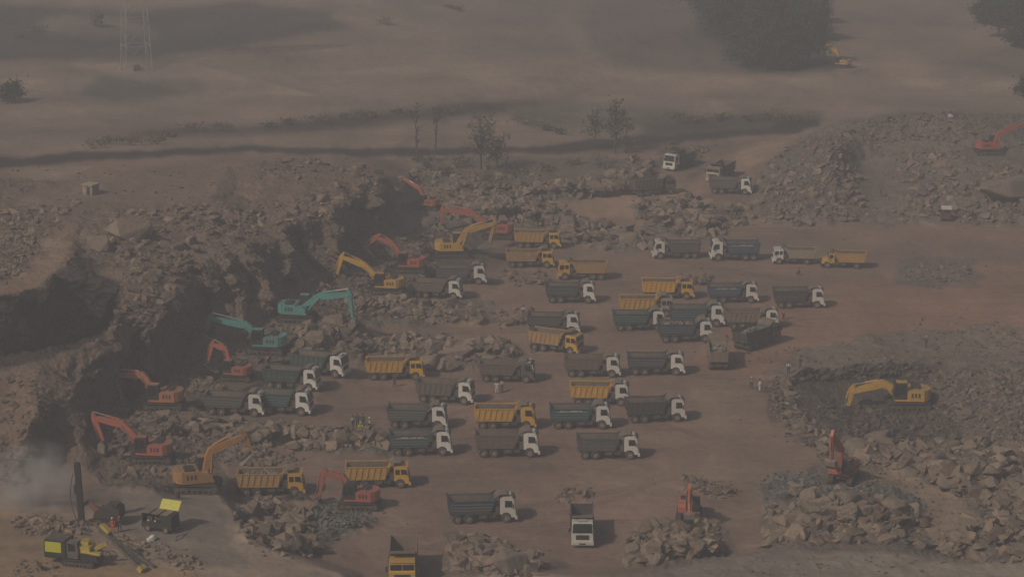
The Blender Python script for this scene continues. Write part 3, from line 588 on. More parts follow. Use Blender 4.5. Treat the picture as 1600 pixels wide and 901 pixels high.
# (polygon, number, smallest and largest radius in m, albedo tone, how strongly small ones prevail, heap label key)
T1, T2, T3, T4 = (0.215, 0.168, 0.134), (0.175, 0.138, 0.112), (0.125, 0.098, 0.082), (0.14, 0.14, 0.136)
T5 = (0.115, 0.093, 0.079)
ROCKZ = [
 ([(350, 772), (372, 768), (392, 800), (408, 832), (452, 852), (500, 872), (470, 878), (420, 862), (384, 842), (370, 810)], 90, .2, .8, T1, 1.8, 'loading heap'),
 ([(0, 330), (60, 320), (130, 318), (100, 350), (40, 372), (0, 380)], 110, .3, 1.0, T1, 2.0, 'plateau'),
 ([(0, 360), (60, 362), (62, 392), (30, 430), (0, 440)], 330, .22, .62, T1, 2.0, 'plateau'),
 ([(140, 345), (230, 325), (330, 322), (420, 330), (400, 372), (300, 400), (200, 410), (150, 390)], 280, .25, 1.25, T1, 2.6, 'plateau edge'),
 ([(155, 350), (230, 352), (235, 392), (190, 402), (150, 390)], 12, 1.0, 1.9, T1, 1.0, 'plateau edge'),
 ([(230, 330), (330, 325), (420, 330), (500, 300), (600, 270), (600, 292), (540, 330), (470, 345), (350, 385)], 260, .25, 1.25, T1, 2.6, 'plateau edge'),
 ([(400, 250), (480, 240), (560, 250), (600, 270), (560, 290), (480, 280), (400, 290)], 110, .25, .9, T2, 2.4, 'hilltop'),
 ([(200, 400), (300, 400), (290, 440), (240, 500), (200, 520), (130, 560), (180, 520), (196, 480)], 330, .2, .95, T2, 2.6, 'spur'),
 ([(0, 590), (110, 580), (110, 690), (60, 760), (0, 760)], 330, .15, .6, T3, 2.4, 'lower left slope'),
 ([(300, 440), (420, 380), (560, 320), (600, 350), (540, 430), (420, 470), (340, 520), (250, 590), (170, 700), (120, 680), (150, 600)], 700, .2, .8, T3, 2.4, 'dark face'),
 ([(170, 700), (260, 590), (400, 500), (440, 470), (540, 430), (680, 340), (720, 380), (650, 450), (560, 500), (470, 560), (390, 570), (320, 640), (300, 700), (340, 750), (200, 750)], 1900, .2, .85, T2, 2.4, 'working slope'),
 ([(560, 462), (700, 466), (752, 482), (740, 500), (640, 500), (545, 488)], 330, .35, 1.45, T1, 1.6, 'upper berm'),
 ([(440, 520), (520, 500), (560, 520), (550, 570), (470, 560), (430, 545)], 210, .35, 1.6, T2, 1.6, 'west berm'),
 ([(545, 530), (650, 528), (810, 540), (826, 556), (760, 566), (640, 572), (560, 565)], 420, .3, 1.25, T1, 1.8, 'middle berm'),
 ([(652, 548), (715, 548), (712, 582), (660, 580)], 5, 1.5, 2.5, T1, 1.0, 'middle berm'),
 ([(245, 640), (330, 650), (420, 668), (600, 680), (608, 702), (520, 708), (430, 700), (330, 690), (240, 675)], 560, .35, 1.3, T1, 1.6, 'lower berm'),
 ([(300, 690), (430, 705), (470, 720), (400, 730), (330, 720)], 200, .25, .8, T2, 2.0, 'lower berm'),
 ([(180, 700), (300, 720), (285, 745), (300, 762), (200, 756)], 500, .15, .4, T3, 1.8, 'lower berm'),
 ([(372, 778), (420, 770), (500, 790), (480, 830), (500, 862), (440, 860), (390, 836)], 260, .4, 1.5, T1, 1.5, 'loading heap'),
 ([(440, 790), (580, 786), (584, 806), (540, 832), (470, 846), (450, 820)], 900, .15, .42, T4, 1.5, 'loading heap'),
 ([(640, 260), (720, 262), (800, 262), (870, 285), (860, 320), (740, 340), (680, 320), (650, 300)], 700, .25, 1.0, T1, 2.2, 'back berm'),
 ([(690, 290), (850, 300), (890, 330), (940, 352), (900, 372), (820, 350), (780, 360), (700, 345)], 620, .3, 1.3, T1, 2.0, 'back berm'),
 ([(880, 345), (960, 358), (1030, 372), (1025, 390), (950, 392), (880, 378)], 130, .5, 1.7, T1, 1.3, 'back berm'),
 ([(800, 290), (880, 282), (990, 272), (1000, 290), (900, 312), (820, 315)], 170, .4, 1.5, T1, 1.6, 'back berm'),
 ([(985, 255), (1012, 255), (1020, 290), (985, 300), (975, 280)], 18, .8, 1.8, T1, 1.2, 'ramp'),
 ([(990, 305), (1060, 300), (1110, 320), (1170, 322), (1180, 350), (1110, 375), (1070, 372), (1000, 345)], 330, .35, 1.5, T1, 1.7, 'ramp'),
 ([(1040, 235), (1090, 228), (1115, 232), (1080, 248)], 80, .3, .9, T2, 1.8, 'ramp'),
 ([(1165, 310), (1210, 262), (1270, 235), (1320, 245), (1345, 290), (1360, 345), (1280, 352), (1190, 350)], 900, .2, 1.15, T1, 2.9, 'east hill'),
 ([(1190, 260), (1260, 218), (1330, 195), (1400, 184), (1500, 182), (1540, 200), (1500, 225), (1400, 225), (1300, 240)], 700, .2, .9, T2, 2.8, 'east hill'),
 ([(1400, 250), (1480, 235), (1540, 250), (1600, 262), (1700, 262), (1700, 352), (1500, 350), (1390, 345), (1410, 300)], 1200, .2, 1.2, T1, 2.9, 'east hill'),
 ([(1405, 412), (1530, 408), (1520, 425), (1500, 444), (1410, 444)], 130, .15, .6, T2, 2.0, 'east floor'),
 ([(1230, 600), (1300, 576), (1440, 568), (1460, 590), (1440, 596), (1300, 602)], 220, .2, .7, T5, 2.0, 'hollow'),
 ([(1200, 592), (1230, 600), (1240, 640), (1300, 680), (1290, 712), (1240, 690), (1210, 640)], 420, .22, .9, T2, 1.9, 'hollow rim'),
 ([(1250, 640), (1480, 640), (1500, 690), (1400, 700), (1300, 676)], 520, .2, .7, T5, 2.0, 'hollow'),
 ([(1450, 585), (1600, 575), (1720, 575), (1720, 700), (1560, 700), (1480, 660)], 1500, .2, .75, T2, 2.1, 'east field'),
 ([(1290, 700), (1360, 690), (1480, 695), (1600, 690), (1720, 700), (1720, 800), (1560, 790), (1480, 760), (1400, 738), (1330, 722)], 620, .3, 1.7, T1, 1.9, 'east field'),
 ([(1530, 790), (1720, 780), (1720, 890), (1560, 880), (1470, 876), (1440, 862), (1500, 830)], 430, .3, 1.6, T1, 1.9, 'east field'),
 ([(1205, 790), (1240, 762), (1310, 760), (1400, 790), (1440, 820), (1430, 850), (1330, 856), (1200, 852)], 290, .45, 1.4, T1, 1.4, 'front heap'),
 ([(1195, 745), (1260, 738), (1340, 752), (1440, 778), (1430, 796), (1340, 790), (1280, 772), (1200, 780)], 700, .15, .5, T4, 1.6, 'front heap'),
 ([(985, 850), (1040, 815), (1100, 812), (1130, 830), (1130, 868), (1080, 878), (980, 886)], 190, .4, 1.4, T1, 1.3, 'digger heap'),
 ([(1060, 742), (1110, 752), (1150, 766), (1130, 776), (1080, 764)], 130, .2, .65, T2, 1.4, 'floor'),
 ([(868, 768), (900, 764), (925, 772), (920, 782), (876, 784)], 36, .25, .8, T2, 1.2, 'floor'),
 ([(700, 850), (740, 845), (800, 860), (850, 865), (850, 894), (700, 896)], 180, .35, 1.5, T1, 1.4, 'front floor'),
 ([(1065, 430), (1110, 430), (1110, 444), (1065, 446)], 60, .25, .7, T2, 1.3, 'floor'),
 ([(780, 424), (860, 428), (850, 446), (790, 442)], 60, .25, .8, T2, 1.3, 'floor'),
 ([(770, 484), (830, 482), (830, 505), (780, 512)], 55, .25, .7, T2, 1.5, 'floor'),
 ([(20, 812), (60, 806), (130, 816), (150, 834), (90, 836), (30, 830)], 170, .2, .75, T1, 1.6, 'bench'),
 ([(180, 835), (240, 850), (330, 880), (300, 896), (230, 876), (170, 850)], 170, .12, .5, T1, 1.8, 'bench'),
 ([(20, 880), (80, 878), (110, 896), (20, 905)], 60, .15, .5, T1, 1.8, 'bench'),
 ([(1230, 560), (1400, 525), (1600, 515), (1700, 515), (1700, 575), (1440, 568), (1300, 574)], 700, .1, .42, T2, 2.2, 'hollow rim'),
 ([(1440, 585), (1700, 575), (1700, 880), (1480, 870), (1300, 720)], 2200, .09, .3, T2, 2.0, 'east field'),
 ([(1170, 300), (1300, 200), (1500, 185), (1700, 210), (1700, 350), (1200, 350)], 1600, .12, .35, T2, 2.0, 'east hill'),
 ([(1195, 850), (1210, 780), (1280, 735), (1440, 780), (1450, 860)], 700, .08, .28, T1, 2.0, 'front heap'),
 ([(140, 320), (420, 300), (600, 265), (620, 300), (400, 400), (200, 520), (140, 400)], 900, .1, .32, T2, 2.0, 'spur'),
 ([(1170, 540), (1260, 545), (1230, 570), (1170, 565)], 50, .12, .45, T2, 1.8, 'floor'),
 ([(1410, 500), (1600, 495), (1600, 530), (1420, 530)], 60, .12, .5, T2, 2, 'floor'),
 ([(1180, 870), (1420, 868), (1500, 890), (1100, 900)], 90, .10, .35, T2, 2, 'shelf'),
 ([(600, 480), (1600, 500), (1200, 880), (560, 860)], 330, .06, .22, T2, 2, 'floor'),
 ([(900, 330), (1600, 350), (1600, 540), (700, 470)], 120, .08, .25, T2, 2, 'floor'),
 ([(0, 262), (400, 250), (400, 300), (0, 330)], 120, .12, .5, T2, 2, 'plateau'),
]
def hull(seed, k, cuts=0):
    """blasted block: the hull of a few scattered points, its facets roughened when cut finer"""
    import bmesh
    r = np.random.default_rng(seed); p = r.normal(size=(k, 3)); p /= np.linalg.norm(p, axis=1)[:, None]; p *= r.uniform(.78, 1.08, (k, 1)) * np.array([1.15, .95, .8]) * r.uniform(.82, 1.2, 3)
    bm = bmesh.new()
    for q in p: bm.verts.new(q)
    g_ = bmesh.ops.convex_hull(bm, input=bm.verts); bmesh.ops.delete(bm, geom=[v for v in bm.verts if not v.link_faces], context='VERTS')
    if cuts:
        bmesh.ops.dissolve_limit(bm, angle_limit=R(22), verts=bm.verts, edges=bm.edges)
        bmesh.ops.bevel(bm, geom=bm.edges[:], offset=.05, segments=1, affect='EDGES', clamp_overlap=True)
        bmesh.ops.triangulate(bm, faces=bm.faces); bmesh.ops.subdivide_edges(bm, edges=bm.edges, cuts=cuts, use_grid_fill=True); bmesh.ops.triangulate(bm, faces=bm.faces)
    bm.verts.ensure_lookup_table(); bm.verts.index_update(); v = np.array([q.co[:] for q in bm.verts]); f = np.array([[q.index for q in t.verts] for t in bm.faces]); bm.free()
    if cuts: v = v * (1 + .09 * fbm(v[:, 0] + seed, v[:, 1], v[:, 2], .55, 3, seed)[:, None])
    return v, f
PROTO = [hull(100 + k, 9 + k % 5) for k in range(28)]
NOGO = [(e[1], e[2]) for e in TRUCKS + DIGGERS]
rocks = []
for zi, (poly, n, r0, r1, tone, sk, key) in enumerate(ROCKZ):
    P = np.array(poly); lo, hi = P.min(0), P.max(0); got = 0; tries = 0
    while got < n and tries < 60:
        tries += 1
        q = rng.uniform(lo, hi, (max(64, n), 2)); q = q[inpoly(poly, q[:, 0], q[:, 1])]
        for px, py in q:
            if got >= n: break
            s = scale_at(py, 0)
            r = r0 + (r1 - r0) * rng.random() ** (sk * 1.25)
            bad = False
            for k, (tx, ty) in enumerate(NOGO):
                trk = k < len(TRUCKS)
                if abs(px - tx) < ((3.9 if trk else 2.6) + r) * s and abs(py - ty) < ((1.4 if trk else 2.0) + r) * s * .36: bad = True; break
            if bad: continue
            got += 1
            rocks.append((px, py, r, r * s, zi))
rocks.sort(key=lambda t: -t[3])
print('rocks', len(rocks))
WHERE = {'plateau': 'on the flat top of the left plateau', 'plateau edge': 'on the broken rim of the left plateau', 'hilltop': 'on the brown hilltop above the dark cliff',
 'spur': 'on the sunlit spur below the left plateau', 'lower left slope': 'on the brown slope at the far left', 'dark face': 'on the shaded cliff behind the diggers',
 'working slope': 'on the slope among the row of diggers', 'upper berm': 'in the berm right of the teal digger with lowered bucket', 'west berm': 'below the tracks of the upper teal digger',
 'middle berm': 'in the berm above the yellow tipper', 'lower berm': 'in the long berm below the orange diggers', 'loading heap': 'in the heap by the dark red digger',
 'back berm': 'in the rock belt behind the yellow tippers', 'ramp': 'beside the sandy ramp at the back', 'east hill': 'on the rubble hill at the back right',
 'east floor': 'on the low mound of the right floor', 'hollow': 'in the dark hollow around the long yellow digger', 'hollow rim': 'on the rim left of the dark hollow',
 'east field': 'in the rubble field at the right', 'front heap': 'in the large boulder heap under the raised red boom', 'digger heap': 'in the heap below the orange digger facing forward',
 'floor': 'on the open pit floor', 'front floor': 'on the ground between the two forward-facing tippers', 'bench': 'on the drilling bench', 'shelf': 'on the pale foreground shelf'}
TN = {T1: 'pale tan', T2: 'grey brown', T3: 'dark brown', T4: 'grey', T5: 'dark'}
RM = rock_mat('boulder_stone', False); RS = rock_mat('rubble_stone', True)
hero = [np_mesh('boulder', rock_shape(I3 if k < 8 else I2, 300 + k), I3[1], [RM]) for k in range(26)]
# drop boulders that another large one would hide
taken = []; N_HERO = 296; small = []; nh = 0
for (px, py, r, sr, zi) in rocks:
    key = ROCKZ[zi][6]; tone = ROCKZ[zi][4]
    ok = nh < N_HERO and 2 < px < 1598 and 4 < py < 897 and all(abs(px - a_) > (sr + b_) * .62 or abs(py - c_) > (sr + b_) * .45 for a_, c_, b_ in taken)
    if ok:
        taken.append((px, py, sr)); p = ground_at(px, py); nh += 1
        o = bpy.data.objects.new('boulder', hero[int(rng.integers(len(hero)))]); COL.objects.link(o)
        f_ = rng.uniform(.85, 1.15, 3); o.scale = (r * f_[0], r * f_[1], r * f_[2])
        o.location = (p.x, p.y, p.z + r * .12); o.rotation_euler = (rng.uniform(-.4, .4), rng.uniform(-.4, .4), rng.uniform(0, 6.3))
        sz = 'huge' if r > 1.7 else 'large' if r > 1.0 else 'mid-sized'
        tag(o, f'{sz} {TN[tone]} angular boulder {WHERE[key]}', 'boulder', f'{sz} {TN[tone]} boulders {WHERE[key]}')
    else:
        if r < .4: px += rng.normal() * 9; py += rng.normal() * 4
        small.append((px, py, r, zi))
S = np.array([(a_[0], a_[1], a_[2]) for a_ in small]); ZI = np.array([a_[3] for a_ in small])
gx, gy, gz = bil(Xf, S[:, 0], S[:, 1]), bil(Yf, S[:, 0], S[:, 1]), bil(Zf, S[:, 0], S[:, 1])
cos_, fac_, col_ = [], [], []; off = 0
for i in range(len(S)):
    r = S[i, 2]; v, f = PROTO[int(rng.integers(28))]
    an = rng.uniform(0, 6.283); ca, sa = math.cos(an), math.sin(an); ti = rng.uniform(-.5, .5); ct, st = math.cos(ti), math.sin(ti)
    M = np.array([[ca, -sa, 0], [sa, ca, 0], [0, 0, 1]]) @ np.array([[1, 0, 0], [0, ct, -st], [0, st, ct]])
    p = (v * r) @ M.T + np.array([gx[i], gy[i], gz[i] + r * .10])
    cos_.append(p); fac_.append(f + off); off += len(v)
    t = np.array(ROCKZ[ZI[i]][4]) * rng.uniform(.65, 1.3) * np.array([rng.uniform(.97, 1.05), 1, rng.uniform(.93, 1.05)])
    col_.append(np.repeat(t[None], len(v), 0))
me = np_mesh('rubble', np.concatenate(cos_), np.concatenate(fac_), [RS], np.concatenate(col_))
o = bpy.data.objects.new('rubble', me); COL.objects.link(o)
tag(o, 'broken grey brown quarry rubble strewn over slopes, berms and heaps', 'rubble', kind='stuff')

# ------------------------------------------------------------------ mesh builder for machines
class MB:
    def __init__(s): s.v = []; s.f = []; s.mi = []
    def add(s, vs, fs, mi=0):
        o = len(s.v); s.v += [tuple(p) for p in vs]; s.f += [tuple(o + i for i in f) for f in fs]; s.mi += [mi] * len(fs); return s
    def box(s, x0, x1, y0, y1, z0, z1, mi=0):
        v = [(x0, y0, z0), (x1, y0, z0), (x1, y1, z0), (x0, y1, z0), (x0, y0, z1), (x1, y0, z1), (x1, y1, z1), (x0, y1, z1)]
        return s.add(v, [(0, 3, 2, 1), (4, 5, 6, 7), (0, 1, 5, 4), (1, 2, 6, 5), (2, 3, 7, 6), (3, 0, 4, 7)], mi)
    def prism(s, poly, y0, y1, mi=0, inset=0.0):
        """polygon in the x-z plane carried from y0 to y1; inset narrows the top by sloping the sides inward"""
        n = len(poly); a = sum(poly[i][0] * poly[(i + 1) % n][1] - poly[(i + 1) % n][0] * poly[i][1] for i in range(n))
        if a < 0: poly = poly[::-1]
        z0 = min(p[1] for p in poly); z1 = max(p[1] for p in poly)
        k = lambda z: inset * (z - z0) / max(1e-6, z1 - z0)
        v = [(x, y0 + k(z), z) for x, z in poly] + [(x, y1 - k(z), z) for x, z in poly]
        fs = [tuple(range(n)), tuple(range(2 * n - 1, n - 1, -1))]
        fs += [(i, i + n, (i + 1) % n + n, (i + 1) % n) for i in range(n)]
        return s.add(v, fs, mi)
    def cyl(s, p0, p1, r0, r1=None, n=14, mi=0, caps=True):
        r1 = r0 if r1 is None else r1; p0 = Vector(p0); p1 = Vector(p1); d = (p1 - p0).normalized()
        u = d.orthogonal().normalized(); w_ = d.cross(u)
        v = [p0 + (u * math.cos(t) + w_ * math.sin(t)) * r0 for t in [2 * math.pi * i / n for i in range(n)]]
        v += [p1 + (u * math.cos(t) + w_ * math.sin(t)) * r1 for t in [2 * math.pi * i / n for i in range(n)]]
        fs = [(i, (i + 1) % n, (i + 1) % n + n, i + n) for i in range(n)]
        if caps: fs += [tuple(range(n - 1, -1, -1)), tuple(range(n, 2 * n))]
        return s.add(v, fs, mi)
    def bar(s, p0, p1, wd, ht, mi=0):
        """rectangular bar between two points"""
        p0 = Vector(p0); p1 = Vector(p1); d = (p1 - p0).normalized(); y = Vector((0, 0, 1)).cross(d)
        y = y.normalized() if y.length > 1e-3 else Vector((0, 1, 0)); z = d.cross(y)
        v = [p + y * (a * wd / 2) + z * (b * ht / 2) for p in (p0, p1) for a, b in ((-1, -1), (1, -1), (1, 1), (-1, 1))]
        return s.add(v, [(0, 3, 2, 1), (4, 5, 6, 7), (0, 1, 5, 4), (1, 2, 6, 5), (2, 3, 7, 6), (3, 0, 4, 7)], mi)
    def quad(s, a, b, c, d, mi=0): return s.add([a, b, c, d], [(0, 1, 2, 3)], mi)
    def plate(s, pts, off, mi=0):
        """closed thin plate: outline points in space, pushed by the vector off"""
        off = Vector(off); n = len(pts); v = [Vector(p) for p in pts]; v += [p + off for p in v]
        return s.add(v, [tuple(range(n - 1, -1, -1)), tuple(range(n, 2 * n))] + [(i, (i + 1) % n, (i + 1) % n + n, i + n) for i in range(n)], mi)
    def mesh(s, name, mats, bevel=0.0):
        import bmesh
        me = bpy.data.meshes.new(name); me.from_pydata(s.v, [], s.f)
        for m in mats: me.materials.append(m)
        me.polygons.foreach_set('material_index', s.mi)
        bm = bmesh.new(); bm.from_mesh(me); bmesh.ops.recalc_face_normals(bm, faces=bm.faces)
        if bevel: bmesh.ops.bevel(bm, geom=[e for e in bm.edges if e.calc_face_angle(0) > .5], offset=bevel, segments=2, affect='EDGES', clamp_overlap=True)
        bm.to_mesh(me); bm.free(); me.update(); return me
def put(me, name, parent, loc=(0, 0, 0), rot=(0, 0, 0), scale=None):
    o = bpy.data.objects.new(name, me); COL.objects.link(o); o.parent = parent; o.location = loc; o.rotation_euler = rot
    if scale: o.scale = scale
    return o
_cache = {}
def cached(key, fn):
    if key not in _cache: _cache[key] = fn()
    return _cache[key]

# ------------------------------------------------------------------ machine materials
CABC = {'white': (0.80, 0.78, 0.72), 'yellow': (0.78, 0.44, 0.03), 'cream': (0.52, 0.45, 0.32), 'brown': (0.17, 0.12, 0.085), 'charcoal': (0.06, 0.055, 0.05)}
BEDC = {'slate': (0.075, 0.085, 0.088), 'blue': (0.012, 0.065, 0.15), 'cream': (0.42, 0.36, 0.25), 'amber': (0.58, 0.33, 0.085), 'yellow': (0.78, 0.42, 0.025),
        'tealdark': (0.012, 0.055, 0.060), 'teal': (0.006, 0.082, 0.10), 'tealworn': (0.05, 0.09, 0.085), 'charcoal': (0.05, 0.05, 0.05), 'brown': (0.145, 0.108, 0.08),
        'tan': (0.26, 0.20, 0.145), 'navy': (0.010, 0.036, 0.088), 'navyworn': (0.02, 0.055, 0.10), 'grey': (0.125, 0.11, 0.097)}
def cabm(k): return paint('cab_paint_' + k, CABC[k], (0.06 if k == 'white' else .14) if k in ('white', 'yellow') else .35, .45)
def bedm(k): return paint('body_paint_' + k, BEDC[k], 0.12 if max(BEDC[k]) < .16 else .26, .6, DUST, .10 if max(BEDC[k]) < .16 else .22)
GLASS = plain('dark_glass', (0.014, 0.017, 0.018), 0.18, .2)
RUB = plain('tyre_rubber', (0.075, 0.06, 0.05), 0.9, .35)
RIM = plain('dusty_rim', (0.30, 0.235, 0.185), 0.8, .3)
BLK = plain('dark_metal', (0.03, 0.028, 0.026), 0.7, .35)
GRIME = plain('grimy_steel', (0.085, 0.068, 0.055), 0.85, .4, 2.0)
LINER = plain('dusty_liner', (0.165, 0.128, 0.10), 0.9, .3, 1.2)
LAMP = plain('lamp_glass', (0.55, 0.52, 0.46), 0.25, .1)
SILV = plain('cylinder_rod', (0.45, 0.43, 0.4), 0.35, .1, metal=.7)
LETT = plain('white_lettering', (0.6, 0.6, 0.56), .7, .2)
REDM = plain('red_disc', (0.55, 0.10, 0.09), .6, .15)
WHITEM = plain('white_plastic', (0.62, 0.6, 0.56), .6, .15)

def wheel_meshes():
    m = MB(); m.cyl((0, -.16, 0), (0, .16, 0), .44, n=20, caps=False)
    m = MB()
    prof = [(.30, -.15), (.46, -.17), (.53, -.12), (.54, 0), (.53, .12), (.46, .17), (.30, .15), (.28, 0)]; n = 22
    vs = [(r * math.cos(2 * math.pi * i / n), y, r * math.sin(2 * math.pi * i / n)) for i in range(n) for r, y in prof]
    k = len(prof); fs = [(i * k + j, ((i + 1) % n) * k + j, ((i + 1) % n) * k + (j + 1) % k, i * k + (j + 1) % k) for i in range(n) for j in range(k)]
    m.add(vs, fs); ty = m.mesh('wheel', [RUB])
    m = MB(); m.cyl((0, -.10, 0), (0, .10, 0), .30, n=18); m.cyl((0, -.17, 0), (0, .17, 0), .13, n=12)
    for i in range(6):
        t = i * math.pi / 3; m.cyl((.2 * math.cos(t), -.12, .2 * math.sin(t)), (.2 * math.cos(t), .12, .2 * math.sin(t)), .025, n=6)
    return ty, m.mesh('rim', [RIM])
TY, RIMM = wheel_meshes()
def add_wheel(root, x, y, dual=False):
    o = put(TY, 'wheel', root, (x, y, .54), (0, random.uniform(0, 6), 0), (1, 1.9 if dual else 1.05, 1)); put(RIMM, 'rim', o)

def cab_parts(root, kind, ck):
    """driver's cab at the front; the windows, lamps and so on are pieces of the cab"""
    pm = cabm(ck)
    def euro():
        m = MB()
        prof = [(1.98, .98), (1.98, 2.72), (2.12, 2.88), (2.5, 2.94), (3.25, 2.88), (3.46, 2.72), (3.60, 2.2), (3.70, 1.72), (3.74, .62), (3.22, .62), (3.16, .92), (2.96, 1.12), (2.66, 1.2), (2.36, 1.12), (2.18, .98)]
        m.prism(prof, -1.22, 1.22, 0, .07)
        m.box(2.2, 3.3, -.5, .5, 2.93, 2.99)
        return m.mesh('cab', [pm], .03)
    def crew():
        m = MB()
        prof = [(1.94, .92), (1.94, 2.62), (2.02, 2.70), (3.42, 2.66), (3.52, 2.58), (3.60, 1.85), (3.68, 1.72), (3.72, .6), (3.22, .6), (3.14, .95), (2.96, 1.12), (2.66, 1.2), (2.36, 1.12), (2.2, .92)]
        m.prism(prof, -1.22, 1.22, 0, .05); m.box(3.42, 3.62, -1.1, 1.1, 2.60, 2.66)
        return m.mesh('cab', [pm], .025)
    def hood():
        m = MB()
        m.prism([(1.5, .95), (1.5, 2.5), (1.6, 2.58), (2.45, 2.55), (2.62, 1.78), (2.62, .8)], -1.1, 1.1, 0, .08)
        m.prism([(2.6, .85), (2.6, 1.75), (3.3, 1.62), (3.62, 1.4), (3.68, .7), (3.3, .7), (3.1, 1.0), (2.9, 1.1), (2.7, 1.0)], -.95, .95, 0, .22)
        return m.mesh('cab', [pm], .03)
    cab = put(cached(('cab', kind, ck), {'euro': euro, 'crew': crew, 'hood': hood}[kind]), 'cab', root)
    def win(y):
        m = MB(); sg = 1 if y > 0 else -1
        def pane(pts): m.plate([(x, sg * (1.228 - .07 * (z - .6) / 2.3 if kind != 'hood' else 1.108 - .08 * (z - .8) / 1.8), z) for x, z in pts], (0, sg * .012, 0))
        if kind == 'euro': pane([(2.52, 1.78), (3.36, 1.78), (3.28, 2.5), (2.52, 2.55)])
        elif kind == 'crew': pane([(2.1, 1.72), (2.62, 1.72), (2.62, 2.34), (2.1, 2.34)]); pane([(2.76, 1.72), (3.42, 1.72), (3.36, 2.34), (2.76, 2.34)])
        else: pane([(1.75, 1.75), (2.42, 1.75), (2.3, 2.35), (1.75, 2.35)])
        return m.mesh('side_window', [GLASS])
    for sg in (1, -1): put(cached(('win', kind, sg), lambda: win(sg)), 'side_window', cab)
    def ws():
        m = MB()
        if kind == 'euro': m.plate([(3.615, -1.08, 2.2), (3.71, -1.1, 1.74), (3.71, 1.1, 1.74), (3.615, 1.08, 2.2), (3.475, 1.02, 2.69), (3.475, -1.02, 2.69)], (.014, 0, .004))
        elif kind == 'crew':
            for a_, b_ in ((-1.08, -.04), (.04, 1.08)): m.plate([(3.605, a_, 1.9), (3.605, b_, 1.9), (3.548, b_, 2.42), (3.548, a_, 2.42)], (.014, 0, .003))
        else: m.plate([(2.615, -.92, 1.84), (2.615, .92, 1.84), (2.48, .88, 2.45), (2.48, -.88, 2.45)], (.014, 0, .003))
        return m.mesh('windscreen', [GLASS])
    put(cached(('ws', kind), ws), 'windscreen', cab)
    def grille():
        m = MB(); x = 3.735 if kind != 'hood' else 3.66
        m.box(x - .05, x + .02, -.72, .72, 1.0, 1.52)
        for i in range(4): m.box(x + .02, x + .035, -.7, .7, 1.06 + i * .12, 1.09 + i * .12)
        return m.mesh('grille', [BLK])
    put(cached(('gr', kind), grille), 'grille', cab)
    def bump():
        m = MB(); m.box(3.64, 3.9, -1.24, 1.24, .42, .80); m.box(3.88, 3.93, -.35, .35, .5, .66, 1)
        return m.mesh('bumper', [pm if kind != 'hood' else BLK, BLK], .0)
    bp = put(cached(('bump', ck, kind), bump), 'bumper', cab)
    def hl():
        m = MB(); m.box(3.895, 3.925, -.17, .17, .53, .70); return m.mesh('headlight', [LAMP])
    for y in (-.85, .85): put(cached('hl', hl), 'headlight', bp, (0, y, 0))
    def mir():
        m = MB(); m.box(-.05, .05, -.1, .1, -.28, .2); m.bar((0, 0, .1), (-.1, -.25, .3), .03, .03); return m.mesh('mirror', [BLK])
    mx = 3.42 if kind != 'hood' else 2.6
    for sg in (1, -1): put(cached('mir', mir), 'mirror', cab, (mx, sg * 1.42, 2.0), (0, 0, 0), (1, sg, 1))
    def vis():
        m = MB(); m.plate([(3.50, -1.0, 2.74), (3.50, 1.0, 2.74), (3.74, 1.0, 2.66), (3.74, -1.0, 2.66)], (0, 0, .03)); return m.mesh('sun_visor', [BLK])
    if kind == 'euro': put(cached('vis', vis), 'sun_visor', cab)
    return cab

